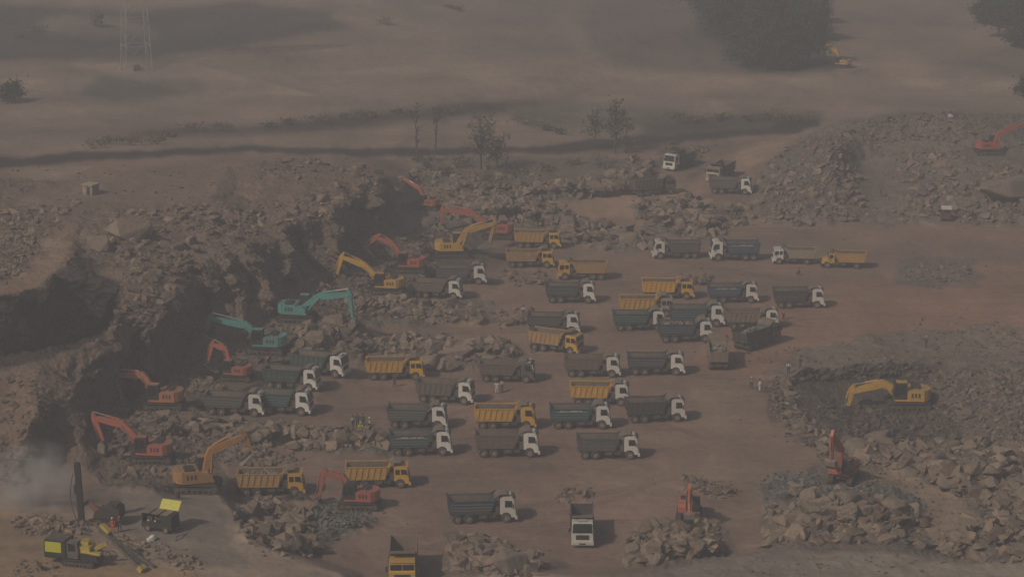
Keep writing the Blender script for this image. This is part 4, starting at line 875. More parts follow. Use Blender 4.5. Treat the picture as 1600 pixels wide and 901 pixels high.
def bed_parts(root, kind, bk, lettered):
    """open tipping body with sloped headboard and a rock guard over the cab"""
    bm_ = bedm(bk)
    def body():
        m = MB(); zt = 2.52 if kind == 'rail' else 2.62; zb = 1.26; t = .07; zf = 1.38
        x0b, x0t = -3.50, -3.62; x1b, x1t = 0.92, 1.46
        side = [(x0b, zb), (x1b, zb), (x1t, zt), (x0t, zt)]
        for sg in (1, -1):
            ya, yb = sg * 1.25, sg * (1.25 - t)
            m.prism(side, min(ya, yb), max(ya, yb), 0)
            m.prism([(x0b + .06, zf), (x1b, zf), (x1t - .1, zt - .04), (x0t + .08, zt - .04)], min(sg * (1.25 - t - .02), sg * (1.25 - t)), max(sg * (1.25 - t - .02), sg * (1.25 - t)), 1)
            m.box(x0t - .02, x1t + .02, min(sg * 1.17, sg * 1.31), max(sg * 1.17, sg * 1.31), zt + .002, zt + .10, 0)       # top rail
            m.box(x0b, x1b, min(sg * 1.10, sg * 1.27), max(sg * 1.10, sg * 1.27), zb - .14, zb - .003, 0)
            if kind == 'post':
                for i in range(6): x = -3.35 + i * .82; m.box(x, x + .1, min(sg * 1.252, sg * 1.32), max(sg * 1.252, sg * 1.32), zb + .01, zt - .02, 0)
                m.box(x0b + .02, x1b + .1, min(sg * 1.253, sg * 1.30), max(sg * 1.253, sg * 1.30), 1.7, 1.78, 2)
            elif kind == 'rail':
                for z in (1.50, 1.80, 2.14):
                    m.box(x0b + .02, x1b + (z - zb) * .3, min(sg * 1.252, sg * 1.31), max(sg * 1.252, sg * 1.31), z, z + .09, 2)
                for x in (-3.4, -1.9, -.4, .8): m.box(x - .05, x + .05, min(sg * 1.254, sg * 1.30), max(sg * 1.254, sg * 1.30), zb + .01, 1.45, 0)
            else:
                for i in range(7):
                    x = -3.4 + i * .70
                    m.prism([(x, zb + .02), (x + .12, zb + .02), (x + .12 + .24, zt - .02), (x + .24, zt - .02)], min(sg * 1.252, sg * 1.33), max(sg * 1.252, sg * 1.33), 0)
        m.box(x0b, x1b, -1.17, 1.17, zb + .004, zf, 1)                                                                # floor
        m.prism([(x1b - .02, zb + .01), (x1b + .06, zb + .01), (x1t + .06, zt + .05), (x1t - .02, zt + .05)], -1.175, 1.175, 0)   # headboard
        g0, g1 = (x1t, zt + .06), (1.92, 3.22 if kind == 'rail' else 3.15)
        m.prism([g0, (g0[0] + .07, g0[1]), (g1[0] + .07, g1[1] - .06), (2.74, g1[1] + .05), (2.74, g1[1] + .11), (g1[0], g1[1])], -1.12, 1.12, 1)   # guard
        for sg in (1, -1):
            m.prism([(x1t - .42, zt + .1), (x1t + .03, zt + .1), (g1[0], g1[1] - .03)], min(sg * 1.13, sg * 1.19), max(sg * 1.13, sg * 1.19), 0)
        return m.mesh('tipping_body', [bm_, LINER, paint('rail_' + bk, tuple(c_ * 1.5 + .04 for c_ in BEDC[bk]), .6, .6)])
    b = put(cached(('bed', kind, bk), body), 'tipping_body', root)
    def gate():
        m = MB(); zt = 2.58; m.prism([(-3.60, 1.22), (-3.52, 1.22), (-3.64, zt), (-3.72, zt)], -1.22, 1.22, 0)
        m.prism([(-3.68, 1.9), (-3.61, 1.9), (-3.63, 2.02), (-3.70, 2.02)], -1.2, 1.2, 0)
        for y in (-.8, 0, .8): m.prism([(-3.66, 1.25), (-3.6, 1.25), (-3.72, zt - .02), (-3.78, zt - .02)], y - .05, y + .05, 0)
        for y in (-1.22, 1.22): m.box(-3.8, -3.6, y - .05, y + .05, zt - .1, zt + .2, 0)
        return m.mesh('tailgate', [bm_])
    put(cached(('gate', bk), gate), 'tailgate', b)
    if lettered:
        def let(side):
            m = MB(); r = random.Random(lettered * 7); x = -2.6
            for sg in (side,):
                x = -2.5
                while x < .3:
                    if r.random() < .2: x += .2; continue
                    h = .16
                    for k in range(2): m.box(x + k * .09, x + k * .09 + .035, sg * 1.312 - .006, sg * 1.312 + .006, 2.27, 2.27 + h)
                    m.box(x, x + .125, sg * 1.314 - .006, sg * 1.314 + .006, 2.27 + (h - .04) * r.choice((0, .5, 1)), 2.31 + (h - .04) * r.choice((.5, 1)))
                    x += .18
                m.box(-2.9, .8, sg * 1.262 - .008, sg * 1.262 + .006, 2.28 - .045, 2.28 - .02)
            return m.mesh('lettering', [LETT])
        for side in (1, -1): put(cached(('let', lettered, side), lambda: let(side)), 'lettering', b)
    return b

def chassis_mesh(n_ax):
    m = MB()
    for sg in (1, -1): m.box(-3.45, 3.6, sg * .42 - .05, sg * .42 + .05, .72, 1.02)
    for x in (-3.3, -2.0, -.6, .6, 1.7): m.box(x - .06, x + .06, -.4, .4, .76, .96)
    for sg in (1, -1): m.box(-.35, .55, sg * .92 - .28, sg * .92 + .28, .55, .98)        # tanks
    m.box(.8, 1.5, -1.05, -.6, .6, 1.1); m.box(.75, 1.55, .6, 1.05, .6, 1.15)
    m.box(1.45, 1.88, -1.05, 1.05, .98, 1.9)                                                  # intake and spare rack behind the cab
    for x in ((-1.5, -2.75) if n_ax == 3 else (-2.1,)): m.cyl((x, -1, .54), (x, 1, .54), .12, n=8); m.cyl((x, -.2, .54), (x, .2, .54), .25, n=10)
    m.cyl((2.68, -1, .54), (2.68, 1, .54), .1, n=8)
    m.box(-3.5, -3.42, -1.1, 1.1, .6, .72)
    m.cyl((.9, 0, .9), (1.35, 0, 1.9), .12, n=10)
    return m.mesh('chassis', [GRIME])

def rock_load(tr, rz, loc, sc, label):
    r = np.random.default_rng(int(loc[0] * 10) % 9999); vs, fs, cs = [], [], []; off = 0
    for i in range(150):
        x = r.uniform(-3.2, 1.3); y = r.uniform(-1.05, 1.05); hgt = 1.35 + 1.35 * (1 - (y / 1.3) ** 2) * (1 - ((x + .9) / 3.1) ** 2) * r.uniform(.75, 1)
        rad = r.uniform(.14, .42); pv, pf = PROTO[int(r.integers(28))]; v = pv * rad
        a_ = r.uniform(0, 6.28); v = v @ np.array([[math.cos(a_), math.sin(a_), 0], [-math.sin(a_), math.cos(a_), 0], [0, 0, 1]])
        vs.append(v + np.array([x, np.clip(y, -1.1 + rad, 1.1 - rad), hgt])); fs.append(pf + off); off += len(v)
        cs.append(np.repeat((np.array((.2, .18, .16)) * r.uniform(.7, 1.3))[None], len(v), 0))
    me = np_mesh('rock_load', np.concatenate(vs), np.concatenate(fs), [RS], np.concatenate(cs))
    o = bpy.data.objects.new('rock_load', me); COL.objects.link(o); o.location = loc; o.rotation_euler = (0, 0, rz); o.scale = (sc,) * 3
    tag(o, label, 'rock load')

random.seed(3)
for i, (label, px, py, hd, ck, cc, bk, bc, load, ax, let) in enumerate(TRUCKS):
    p = ground_at(px, py); z = PADS[(px, py)]
    sc = 1.0 if ck == 'euro' else 1.02
    if ax == 2: sc = .92
    if 'bottom edge' in label: sc = 1.12
    hd += random.uniform(-2.2, 2.2); sc *= random.uniform(.97, 1.03)
    t = empty('dump_truck', (p.x, p.y, z + .02), R(hd)); t.scale = (sc, sc * random.uniform(.97, 1.03), sc * random.uniform(.95, 1.05))
    tag(t, label, 'dump truck', 'dump trucks in the quarry')
    put(cached(('ch', ax), lambda: chassis_mesh(ax)), 'chassis', t)
    for sg in (1, -1):
        add_wheel(t, 2.68, sg * 1.06)
        for x in ((-1.5, -2.75) if ax == 3 else (-2.1,)): add_wheel(t, x, sg * .95, True)
    cab_parts(t, ck, cc); bed_parts(t, bk, bc, let and (i + 1))
    if 'red disc' in label:
        m = MB(); m.cyl((3.93, -.75, .95), (3.97, -.75, .95), .3, n=16); m.cyl((3.97, -.75, .95), (3.98, -.75, .95), .15, n=12, mi=1)
        put(m.mesh('disc', [REDM, WHITEM]), 'disc', t)
    if 'white windscreen pillar' in label:
        m = MB()
        for y in (-1.16, 1.16): m.bar((3.5, y, 2.7), (3.74, y, 1.6), .12, .1)
        m.box(2.0, 3.3, -1.1, 1.1, 2.945, 2.97); put(m.mesh('pillar', [cabm('white')]), 'pillar', t)
    if load: rock_load(t, R(hd), (p.x, p.y, z + .02), sc, 'grey rock heaped in the body of the ' + {1070: 'navy tipper', 1182: 'slanting dark tipper', 1121: 'tipper seen from behind', 424: 'loaded yellow tipper'}[px])

# ------------------------------------------------------------------ diggers
DIGC = {'teal': (0.06, 0.45, 0.45), 'orange': (0.62, 0.125, 0.06), 'lightorange': (0.72, 0.23, 0.10), 'gold': (0.60, 0.28, 0.055), 'darkred': (0.52, 0.105, 0.06),
        'yellow': (0.82, 0.47, 0.03), 'red': (0.55, 0.10, 0.06)}
BUCK = plain('worn_bucket_steel', (0.22, 0.19, 0.155), .6, .3, 2.0)
TRK = plain('track_steel', (0.065, 0.05, 0.042), .8, .35, 3.0)
def text_mesh(txt, size, mat, ext=.006):
    cu = bpy.data.curves.new('lettering', 'FONT'); cu.body = txt; cu.size = size; cu.extrude = ext; cu.align_x = 'CENTER'; cu.align_y = 'CENTER'
    o = bpy.data.objects.new('tmp', cu); COL.objects.link(o); dg = bpy.context.evaluated_depsgraph_get()
    me = bpy.data.meshes.new_from_object(o.evaluated_get(dg)); bpy.data.objects.remove(o); bpy.data.curves.remove(cu)
    me.materials.clear(); me.materials.append(mat); me.name = 'lettering'; return me
def track_mesh():
    m = MB(); L2, r = 1.75, .44
    out = [(-L2, 0)]; pts = []
    for k in range(9): t = math.pi / 2 + math.pi * k / 8; pts.append((-L2 + r * math.cos(t), .46 + r * math.sin(t)))
    for k in range(9): t = -math.pi / 2 + math.pi * k / 8; pts.append((L2 + r * math.cos(t), .46 + r * math.sin(t)))
    inn = [(x * .955 if abs(x) > 1 else x, .46 + (z - .46) * .8) for x, z in pts]; n = len(pts)
    vs = [(x, y, z) for y in (-.3, .3) for x, z in pts] + [(x, y, z) for y in (-.3, .3) for x, z in inn]
    fs = []
    for i in range(n):
        j = (i + 1) % n
        fs += [(i, j, n + j, n + i), (2 * n + i, 3 * n + i, 3 * n + j, 2 * n + j), (i, 2 * n + i, 2 * n + j, j), (n + i, n + j, 3 * n + j, 3 * n + i)]
    m.add(vs, fs)
    per = []                                           # shoes
    for i in range(n):
        a_, b_ = Vector((pts[i][0], 0, pts[i][1])), Vector((pts[(i + 1) % n][0], 0, pts[(i + 1) % n][1])); d = (b_ - a_).length; k = max(1, int(d / .17))
        for q in range(k):
            c = a_.lerp(b_, (q + .5) / k); nrm = Vector((c.x - max(-L2, min(L2, c.x)), 0, c.z - .46)).normalized()
            tdir = Vector((nrm.z, 0, -nrm.x)); hw = .05
            v = [c + tdir * s1 * hw + nrm * s2 * .03 + Vector((0, s3 * .31, 0)) for s1, s2, s3 in ((-1, -.5, -1), (1, -.5, -1), (1, -.5, 1), (-1, -.5, 1), (-1, 1.2, -1), (1, 1.2, -1), (1, 1.2, 1), (-1, 1.2, 1))]
            m.add(v, [(0, 3, 2, 1), (4, 5, 6, 7), (0, 1, 5, 4), (1, 2, 6, 5), (2, 3, 7, 6), (3, 0, 4, 7)])
    m.box(-L2, L2, -.2, .2, .32, .62, 1)
    for x in (-L2, L2): m.cyl((x, -.24, .46), (x, .24, .46), .3, n=14, mi=1)
    for i in range(6): m.cyl((-1.3 + i * .52, -.24, .2), (-1.3 + i * .52, .24, .2), .13, n=8, mi=1)
    return m.mesh('track', [TRK, GRIME])
TRACK = track_mesh()
def carrier_mesh():
    m = MB(); m.box(-1.0, 1.0, -.85, .85, .42, .82); m.cyl((0, 0, .8), (0, 0, 1.04), .62, n=20); return m.mesh('undercarriage', [GRIME])
CARR = carrier_mesh()
def digger(label, p, z, th, hh, ck, bp_, bnd, st, bu, sc, txt):
    col = DIGC[ck]; pm = paint('digger_paint_' + ck, col, .3, .5, DUST)
    t = empty('excavator', (p.x, p.y, z + .02), 0); t.scale = (sc,) * 3
    tag(t, label, 'excavator', 'excavators in the quarry')
    ty = R(th)
    put(CARR, 'undercarriage', t, (0, 0, 0), (0, 0, ty))
    for sg in (1, -1): put(TRACK, 'track', t, (-math.sin(ty) * sg * 1.12, math.cos(ty) * sg * 1.12, 0), (0, 0, ty))
    R0 = (0, 0, R(hh))
    def house():
        m = MB(); z0 = 1.04
        m.box(-1.5, 1.45, -1.3, 1.3, z0, z0 + .22)                               # deck
        m.prism([(-1.5, z0 + .22), (.2, z0 + .22), (.2, z0 + 1.02), (.05, z0 + 1.12), (-1.5, z0 + 1.12)], -1.3, 1.3)   # engine housing, right and left
        m.prism([(.2, z0 + .22), (1.3, z0 + .22), (1.3, z0 + .62), (.9, z0 + .95), (.2, z0 + .95)], -1.3, -.45)         # tank side
        m.box(-1.2, -.3, -1.0, .4, z0 + 1.122, z0 + 1.30, 1); m.cyl((-.9, .75, z0 + 1.1), (-.9, .75, z0 + 1.55), .07, n=8, mi=1)
        for i in range(3): m.box(-1.1 + i * .35, -.9 + i * .35, 1.302, 1.312, z0 + .4, z0 + .85, 1); m.box(-1.1 + i * .35, -.9 + i * .35, -1.312, -1.302, z0 + .4, z0 + .85, 1)
        return m.mesh('house', [pm, BLK], .03)
    h = put(cached(('house', ck), house), 'house', t, rot=R0)
    def cw():
        m = MB(); n = 10; z0 = 1.06
        arc = [(-1.5, -1.3)] + [(-1.5 - .75 * math.sin(math.pi * k / n) ** .6, -1.3 + 2.6 * k / n) for k in range(1, n)] + [(-1.5, 1.3)]
        vs = [(x, y, z0) for x, y in arc] + [(x, y, z0 + 1.12) for x, y in arc]; k = len(arc)
        m.add(vs, [tuple(range(k - 1, -1, -1)), tuple(range(k, 2 * k))] + [(i, (i + 1) % k, (i + 1) % k + k, i + k) for i in range(k)])
        return m.mesh('counterweight', [pm], .04)
    put(cached(('cw', ck), cw), 'counterweight', t, rot=R0)
    def cabf():
        m = MB(); z0 = 1.262
        m.prism([(.22, z0), (1.5, z0), (1.68, z0 + .7), (1.45, z0 + 1.62), (1.3, z0 + 1.7), (.22, z0 + 1.7)], .38, 1.3, 0)
        return m.mesh('cab', [BLK if ck != 'yellow' else BLK], .03)
    cb = put(cached('dcab', cabf), 'cab', t, rot=R0)
    def cg():
        m = MB(); z0 = 1.262
        m.plate([(.42, 1.304, z0 + .55), (1.0, 1.304, z0 + .55), (1.0, 1.304, z0 + 1.5), (.42, 1.304, z0 + 1.5)], (0, .01, 0))
        m.plate([(1.08, 1.304, z0 + .3), (1.5, 1.304, z0 + .5), (1.4, 1.304, z0 + 1.45), (1.08, 1.304, z0 + 1.5)], (0, .01, 0))
        m.plate([(1.66, .46, z0 + .8), (1.66, 1.22, z0 + .8), (1.49, 1.22, z0 + 1.5), (1.49, .46, z0 + 1.5)], (.014, 0, .004))
        return m.mesh('window', [GLASS])
    put(cached('dglass', cg), 'window', cb)
    def rf():
        m = MB(); z0 = 2.965; m.box(.26, 1.3, .42, 1.26, z0 + .002, z0 + .06); return m.mesh('cab_roof', [pm if ck not in ('darkred',) else BLK])
    put(cached(('rf', ck), rf), 'cab_roof', cb)
    # boom plane: x forward, z up, about the boom foot
    foot = Vector((.75, 0, 1.75))
    def onplane(px, py):
        """where the sight line meets the upright plane of the boom, in that plane's own coordinates"""
        a_ = (px - 800.0) / F; b_ = (450.5 - py) / F; dv = Vector((a_, cT + b_ * sT, -sT + b_ * cT)); nn = Vector((-math.sin(R(hh)), math.cos(R(hh)), 0))
        o_ = Vector((0, 0, HC)); k_ = (Vector((p.x, p.y, z)) - o_).dot(nn) / dv.dot(nn); q = o_ + dv * k_
        return Vector(((q.x - p.x) * math.cos(R(hh)) + (q.y - p.y) * math.sin(R(hh)), 0, q.z - z)) / sc
    if isinstance(bp_, tuple):
        tip = onplane(*bp_); BL = (tip - foot).length; bend = onplane(*bnd); sv = onplane(*st) - tip; SL = max(1.6, min(3.6, sv.length)); sd = sv.normalized()
        print(label[:30], 'boom', round(BL, 1), 'stick', round(sv.length, 1))
    else:
        a0 = R(bp_); BL = 5.2; d = Vector((math.cos(a0), 0, math.sin(a0))); tip = foot + d * BL; bend = foot + d * (BL * .42) + Vector((-math.sin(a0), 0, math.cos(a0))) * .95
        SL = 2.8; sd = Vector((math.cos(R(st)), 0, math.sin(R(st))))
    bend = bend + Vector((0, 0, -.12))
    def pl(pts, yw, mi=0, m=None): m.prism([(q.x, q.z) for q in pts], -yw, yw, mi); return m
    m = MB()
    d1 = (bend - foot).normalized(); n1_ = Vector((-d1.z, 0, d1.x)); d2 = (tip - bend).normalized(); n2_ = Vector((-d2.z, 0, d2.x))
    pl([foot - n1_ * .2, foot + n1_ * .2, bend - d1 * .5 + n1_ * .40, bend + (n1_ + n2_) * .5 * .42, bend + d2 * .5 + n2_ * .38, tip + n2_ * .22, tip + d2 * .2, tip - n2_ * .22,
        bend + d2 * .6 - n2_ * .40, bend - (n1_ + n2_) * .5 * .42, bend - d1 * .8 - n1_ * .38], .28, 0, m)
    bo = put(m.mesh('boom', [pm], .02), 'boom', t, rot=R0)
    if txt:
        me = cached(('txt', txt), lambda: text_mesh(txt, .42, LETT))
        c = bend.lerp(tip, .42)
        for sg in (1, -1):
            o = put(me, 'lettering', bo); ang = math.atan2(d2.z, d2.x)
            ax_x = Vector((d2.x, 0, d2.z)) * (1 if sg < 0 else -1); ax_y = Vector((n2_.x, 0, n2_.z)); ax_z = ax_x.cross(ax_y)
            if ax_z.y * sg < 0: ax_z = -ax_z
            Mx = Matrix((ax_x, ax_y, ax_x.cross(ax_y))).transposed().to_4x4(); Mx.translation = Vector((c.x, sg * .262, c.z)); o.matrix_local = Mx
    def cylr(a_, b_, y, r, name, parent):
        m = MB(); c = a_.lerp(b_, .55)
        for yy in y: pass
        for yy in y:
            m = MB(); m.cyl((a_.x, yy, a_.z), (c.x, yy, c.z), r, n=8); m.cyl((c.x, yy, c.z), (b_.x, yy, b_.z), r * .55, n=8, mi=1)
            put(m.mesh(name, [pm, SILV]), name, parent, rot=R0)
    cylr(Vector((1.25, 0, 1.25)), bend - d1 * .1 - n1_ * .1, (-.36, .36), .10, 'boom_cylinder', t)
    sn = Vector((-sd.z, 0, sd.x)); send = tip + sd * SL; back = tip - sd * .75
    if (back - bend).dot(n2_) < 0: pass
    outer = sn if sn.dot(d2) > 0 else -sn
    m = MB(); pl([back + outer * .12, tip + outer * .42 - sd * .1, tip + sd * .5 + outer * .28, send + outer * .16, send + sd * .12, send - outer * .12, tip + sd * .4 - outer * .2, tip - outer * .2, back - outer * .12], .19, 0, m)
    put(m.mesh('stick', [pm], .015), 'stick', t, rot=R0)
    cylr(bend + d2 * .3 + n2_ * .42, back, (0,), .11, 'stick_cylinder', t)
    ba = R(bu); bd = Vector((math.cos(ba), 0, math.sin(ba))); bn = Vector((-bd.z, 0, bd.x))
    cylr(tip + sd * .1 + outer * .42, send - sd * .25 + outer * .45, (0,), .085, 'bucket_cylinder', t)
    inner = -outer
    if bn.dot(inner) < 0: bn = -bn
    m = MB(); prof = [send - sd * .1 + outer * .1, send + outer * .5 + bd * .1, send + bd * .8 + outer * .62, send + bd * 1.25 + outer * .30, send + bd * 1.35 + inner * .25]
    inn = [q + inner * .09 for q in prof]; 
    for i in range(4): m.prism([(prof[i].x, prof[i].z), (prof[i + 1].x, prof[i + 1].z), (inn[i + 1].x, inn[i + 1].z), (inn[i].x, inn[i].z)], -.58, .58)
    for sg in (1, -1): m.prism([(q.x, q.z) for q in prof] + [((send + bd * .3 + inner * .3).x, (send + bd * .3 + inner * .3).z)], min(sg * .581, sg * .63), max(sg * .581, sg * .63))
    e_ = prof[-1]
    for k in range(5): m.bar((e_.x, -.5 + .25 * k, e_.z), ((e_ + bd * .12 + inner * .2).x, -.5 + .25 * k, (e_ + bd * .12 + inner * .2).z), .1, .06)
    put(m.mesh('bucket', [BUCK]), 'bucket', t, rot=R0)
    return t
for (label, px, py, th, hh, ck, b_, bn_, s_, u_, sc, txt) in DIGGERS:
    digger(label, ground_at(px, py), PADS[(px, py)], th, hh, ck, b_, bn_, s_, u_, sc, txt)

# ------------------------------------------------------------------ single large blocks that stand out
def big_block(px, py, r, sx, sy, sz, seed, label, rz=0.3):
    me = np_mesh('boulder', *hull(seed, 14, 3), [RM]); q = ground_at(px, py)
    o = bpy.data.objects.new('boulder', me); COL.objects.link(o); o.location = (q.x, q.y, q.z + r * sz * .35); o.scale = (r * sx, r * sy, r * sz); o.rotation_euler = (.1, .06, rz)
    tag(o, label, 'boulder')
big_block(678, 577, 2.0, 1.0, .8, 1.35, 901, 'largest upright boulder, taller than wide, beside the bright yellow tipper')
big_block(704, 577, 1.5, 1.2, .9, 1.1, 907, 'dark sided boulder leaning against the largest upright boulder')
big_block(1590, 300, 4.6, 1.5, 1.0, .62, 902, 'huge flat topped pale block at the right edge below the red digger')
big_block(200, 378, 2.8, 1.1, 1.0, .95, 903, 'rounded pale block, largest on the rim of the left plateau')
big_block(166, 392, 2.4, .9, .9, 1.2, 904, 'pinkish block beside the largest one on the plateau rim')
big_block(985, 382, 1.9, 1.1, .9, .9, 905, 'squat boulder at the end of the rock belt near the left-facing row')
big_block(1090, 368, 1.5, .8, .8, 1.4, 906, 'tall narrow boulder above the left-facing row')
big_block(797, 893, 1.9, 1.0, .9, 1.3, 908, 'brown upright boulder at the bottom edge near the forward facing tippers')
big_block(1392, 800, 1.7, 1.3, .8, 1.0, 909, 'long block at the right end of the large boulder heap')
big_block(1318, 790, 2.0, 1.4, .9, .9, 910, 'reddish block under the upright boom on the boulder heap')
big_block(748, 580, .9, 1, 1, .9, 911, 'round boulder behind the brown bodied tipper')

# ------------------------------------------------------------------ people
SKIN = plain('skin', (0.18, 0.09, 0.055), .6, .1)
def cloth(n, c): return plain('cloth_' + n, c, .85, .2, 14)
def skin_mesh(name, verts, edges, mat, sub=1, tshirt=None):
    me = bpy.data.meshes.new(name); me.from_pydata([v[:3] for v in verts], edges, [])
    o = bpy.data.objects.new('tmp', me); COL.objects.link(o)
    m = o.modifiers.new('s', 'SKIN'); m.use_smooth_shade = True; m.branch_smoothing = .6
    for i, v in enumerate(verts):
        d = me.skin_vertices[0].data[i]; d.radius = (v[3], v[4] if len(v) > 4 else v[3]); d.use_root = (i == 0)
    s_ = o.modifiers.new('d', 'SUBSURF'); s_.levels = s_.render_levels = sub
    dg = bpy.context.evaluated_depsgraph_get(); r = bpy.data.meshes.new_from_object(o.evaluated_get(dg))
    bpy.data.objects.remove(o); r.materials.clear(); r.materials.append(mat); r.name = name; return r
def pose(kind):
    # side +1 / -1: hip, knee, ankle, toe, shoulder, elbow, wrist, hand; forward is +x
    if kind == 'walk':
        leg = {1: [(.0, .10, .90), (.16, .10, .50), (.22, .10, .09), (.38, .10, .04)], -1: [(.0, -.10, .90), (-.02, -.10, .48), (-.26, -.10, .13), (-.14, -.10, .03)]}
        arm = {1: [(0, .20, 1.40), (-.12, .25, 1.13), (-.06, .25, .88), (-.02, .25, .79)], -1: [(0, -.20, 1.40), (.10, -.25, 1.13), (.28, -.23, .94), (.34, -.22, .87)]}; dz = 0
    elif kind == 'sit':
        leg = {1: [(.0, .10, .42), (.38, .16, .46), (.42, .16, .09), (.56, .16, .04)], -1: [(.0, -.10, .42), (.38, -.14, .46), (.42, -.14, .09), (.56, -.14, .04)]}
        arm = {1: [(.04, .20, .92), (.16, .26, .68), (.34, .18, .56), (.42, .15, .54)], -1: [(.04, -.20, .92), (.16, -.26, .68), (.34, -.18, .56), (.42, -.15, .54)]}; dz = -.48
    else:
        leg = {1: [(.0, .10, .90), (.02, .12, .49), (.0, .13, .09), (.15, .15, .04)], -1: [(.0, -.10, .90), (.02, -.12, .49), (.0, -.13, .09), (.15, -.15, .04)]}
        arm = {1: [(0, .20, 1.40), (-.02, .27, 1.12), (.08, .27, .88), (.12, .26, .79)], -1: [(0, -.20, 1.40), (.0, -.28, 1.13), (.16, -.22, .96), (.24, -.16, .96)]}; dz = 0
    return leg, arm, dz
def person_meshes(kind):
    leg, arm, dz = pose(kind)
    V = [(0, 0, .94 + dz, .13, .11), (0.01, 0, 1.12 + dz, .135, .10), (0.01, 0, 1.32 + dz, .16, .10), (0, 0, 1.44 + dz, .08, .07), (0.01, 0, 1.51 + dz, .055, .055), (0.03, 0, 1.58 + dz, .085, .075), (.025, 0, 1.68 + dz, .085, .075), (.11, 0, 1.60 + dz, .02, .02)]
    E = [(0, 1), (1, 2), (2, 3), (3, 4), (4, 5), (5, 6), (5, 7)]
    rl = [.085, .058, .04, .035]; ra = [.06, .042, .03, .035]
    for s in (1, -1):
        n = len(V); V += [(*q, r) for q, r in zip(leg[s], rl)]; E += [(0, n), (n, n + 1), (n + 1, n + 2), (n + 2, n + 3)]
        n = len(V); V += [(*q, r) for q, r in zip(arm[s], ra)]; E += [(2, n), (n, n + 1), (n + 1, n + 2), (n + 2, n + 3)]
    body = skin_mesh('person', V, E, SKIN)
    V = [(0, 0, .95 + dz, .155, .13), (0.01, 0, 1.12 + dz, .155, .12), (0.01, 0, 1.33 + dz, .18, .125), (0, 0, 1.44 + dz, .10, .09)]; E = [(0, 1), (1, 2), (2, 3)]
    for s in (1, -1):
        n = len(V); a_ = arm[s]; mid = tuple((p + q) / 2 for p, q in zip(a_[1], a_[2])); V += [(*a_[0], .08), (*a_[1], .062), (*mid, .052)]; E += [(2, n), (n, n + 1), (n + 1, n + 2)]
    shirt = (V, E)
    V = [(0, 0, .97 + dz, .15, .13)]; E = []
    for s in (1, -1):
        n = len(V); a_ = leg[s]; V += [(*a_[0], .105), (*a_[1], .078), (*a_[2], .06)]; E += [(0, n), (n, n + 1), (n + 1, n + 2)]
    return body, shirt, (V, E), dz
PM = {k: person_meshes(k) for k in ('walk', 'stand', 'sit')}
CLO = {'white': (.6, .58, .54), 'dark': (.035, .035, .04), 'blue': (.05, .07, .12), 'vest': (.45, .50, .10), 'red': (.62, .10, .06), 'tan': (.24, .19, .14), 'brown': (.09, .06, .045), 'pink': (.5, .28, .26)}
def person(px, py, rz, kind, top, bottom, hat, label, group=None, h=1.0, loc=None):
    b, sh, tr, dz = PM[kind]; p = loc or ground_at(px, py)
    o = bpy.data.objects.new('person', b); COL.objects.link(o); o.location = p; o.rotation_euler = (0, 0, R(rz)); o.scale = (h,) * 3
    tag(o, label, 'person', group)
    put(cached(('shirt', kind, top), lambda: skin_mesh('shirt', sh[0], sh[1], cloth(top, CLO[top]))), 'shirt', o)
    put(cached(('trou', kind, bottom), lambda: skin_mesh('trousers', tr[0], tr[1], cloth(bottom, CLO[bottom]))), 'trousers', o)
    def hair(c, nm, brim):
        m = MB(); n = 12; vs = [(.02, 0, 1.785 + dz)]; rr = ((.6, .045), (.9, .01), (1.0, -.05), (.98, -.09))
        if brim: rr = ((.7, .06), (1.05, .02), (1.1, -.04), (1.1, -.07), (1.35, -.072))
        for f_, z in rr: vs += [(.015 + .105 * f_ * math.cos(6.2832 * i / n), .092 * f_ * math.sin(6.2832 * i / n), 1.73 + z + dz) for i in range(n)]
        fs = [(0, 1 + i, 1 + (i + 1) % n) for i in range(n)]
        for k in range(len(rr) - 1): fs += [(1 + k * n + i, 1 + k * n + n + i, 1 + k * n + n + (i + 1) % n, 1 + k * n + (i + 1) % n) for i in range(n)]
        m.add(vs, fs); return m.mesh(nm, [cloth('h' + nm + str(c), c)])
    if hat: put(cached(('hat', kind, hat), lambda: hair(CLO[hat], 'helmet', True)), 'helmet', o)
    else: put(cached(('hair', kind), lambda: hair((.015, .013, .012), 'hair', False)), 'hair', o)
    return o
person(617, 604, 200, 'walk', 'dark', 'dark', None, 'person in dark clothes striding below the bright yellow tipper')
G_ = 'people gathered by the lower berm'
person(552, 669, 300, 'stand', 'white', 'dark', None, 'person in white shirt, first from the left on the lower berm', G_)
person(559, 666, 280, 'stand', 'brown', 'dark', None, 'person in brown shirt behind the seated yellow vest on the berm', G_)
person(568, 667, 250, 'stand', 'dark', 'dark', None, 'person in dark shirt between the two yellow vests on the berm', G_)
person(564, 674, 270, 'sit', 'vest', 'dark', 'white', 'seated person in yellow vest and white helmet on the berm', G_)
person(578, 673, 190, 'stand', 'vest', 'dark', 'white', 'standing person in pale yellow vest, right end of the berm group', G_)
person(776, 615, 80, 'stand', 'white', 'white', None, 'person in white clothes beside the brown bodied tipper')
person(784, 612, 60, 'stand', 'pink', 'brown', None, 'person in pinkish shirt by the wheels of the brown bodied tipper')
person(1174, 608, 250, 'stand', 'tan', 'dark', 'white', 'person in tan shirt and dark trousers at the floor edge near the hollow')
person(1187, 611, 200, 'stand', 'white', 'white', None, 'person all in white at the floor edge near the hollow')
person(1231, 582, 270, 'stand', 'white', 'dark', None, 'person in white shirt on the rim behind the hollow')
person(1251, 579, 200, 'walk', 'dark', 'dark', None, 'person in dark clothes on the rim behind the hollow')
person(1448, 545, 200, 'walk', 'brown', 'dark', 'white', 'person in brown walking on the pale shelf behind the long yellow digger')
person(1377, 309, 180, 'stand', 'dark', 'brown', None, 'person in dark shirt below the rubble hill')
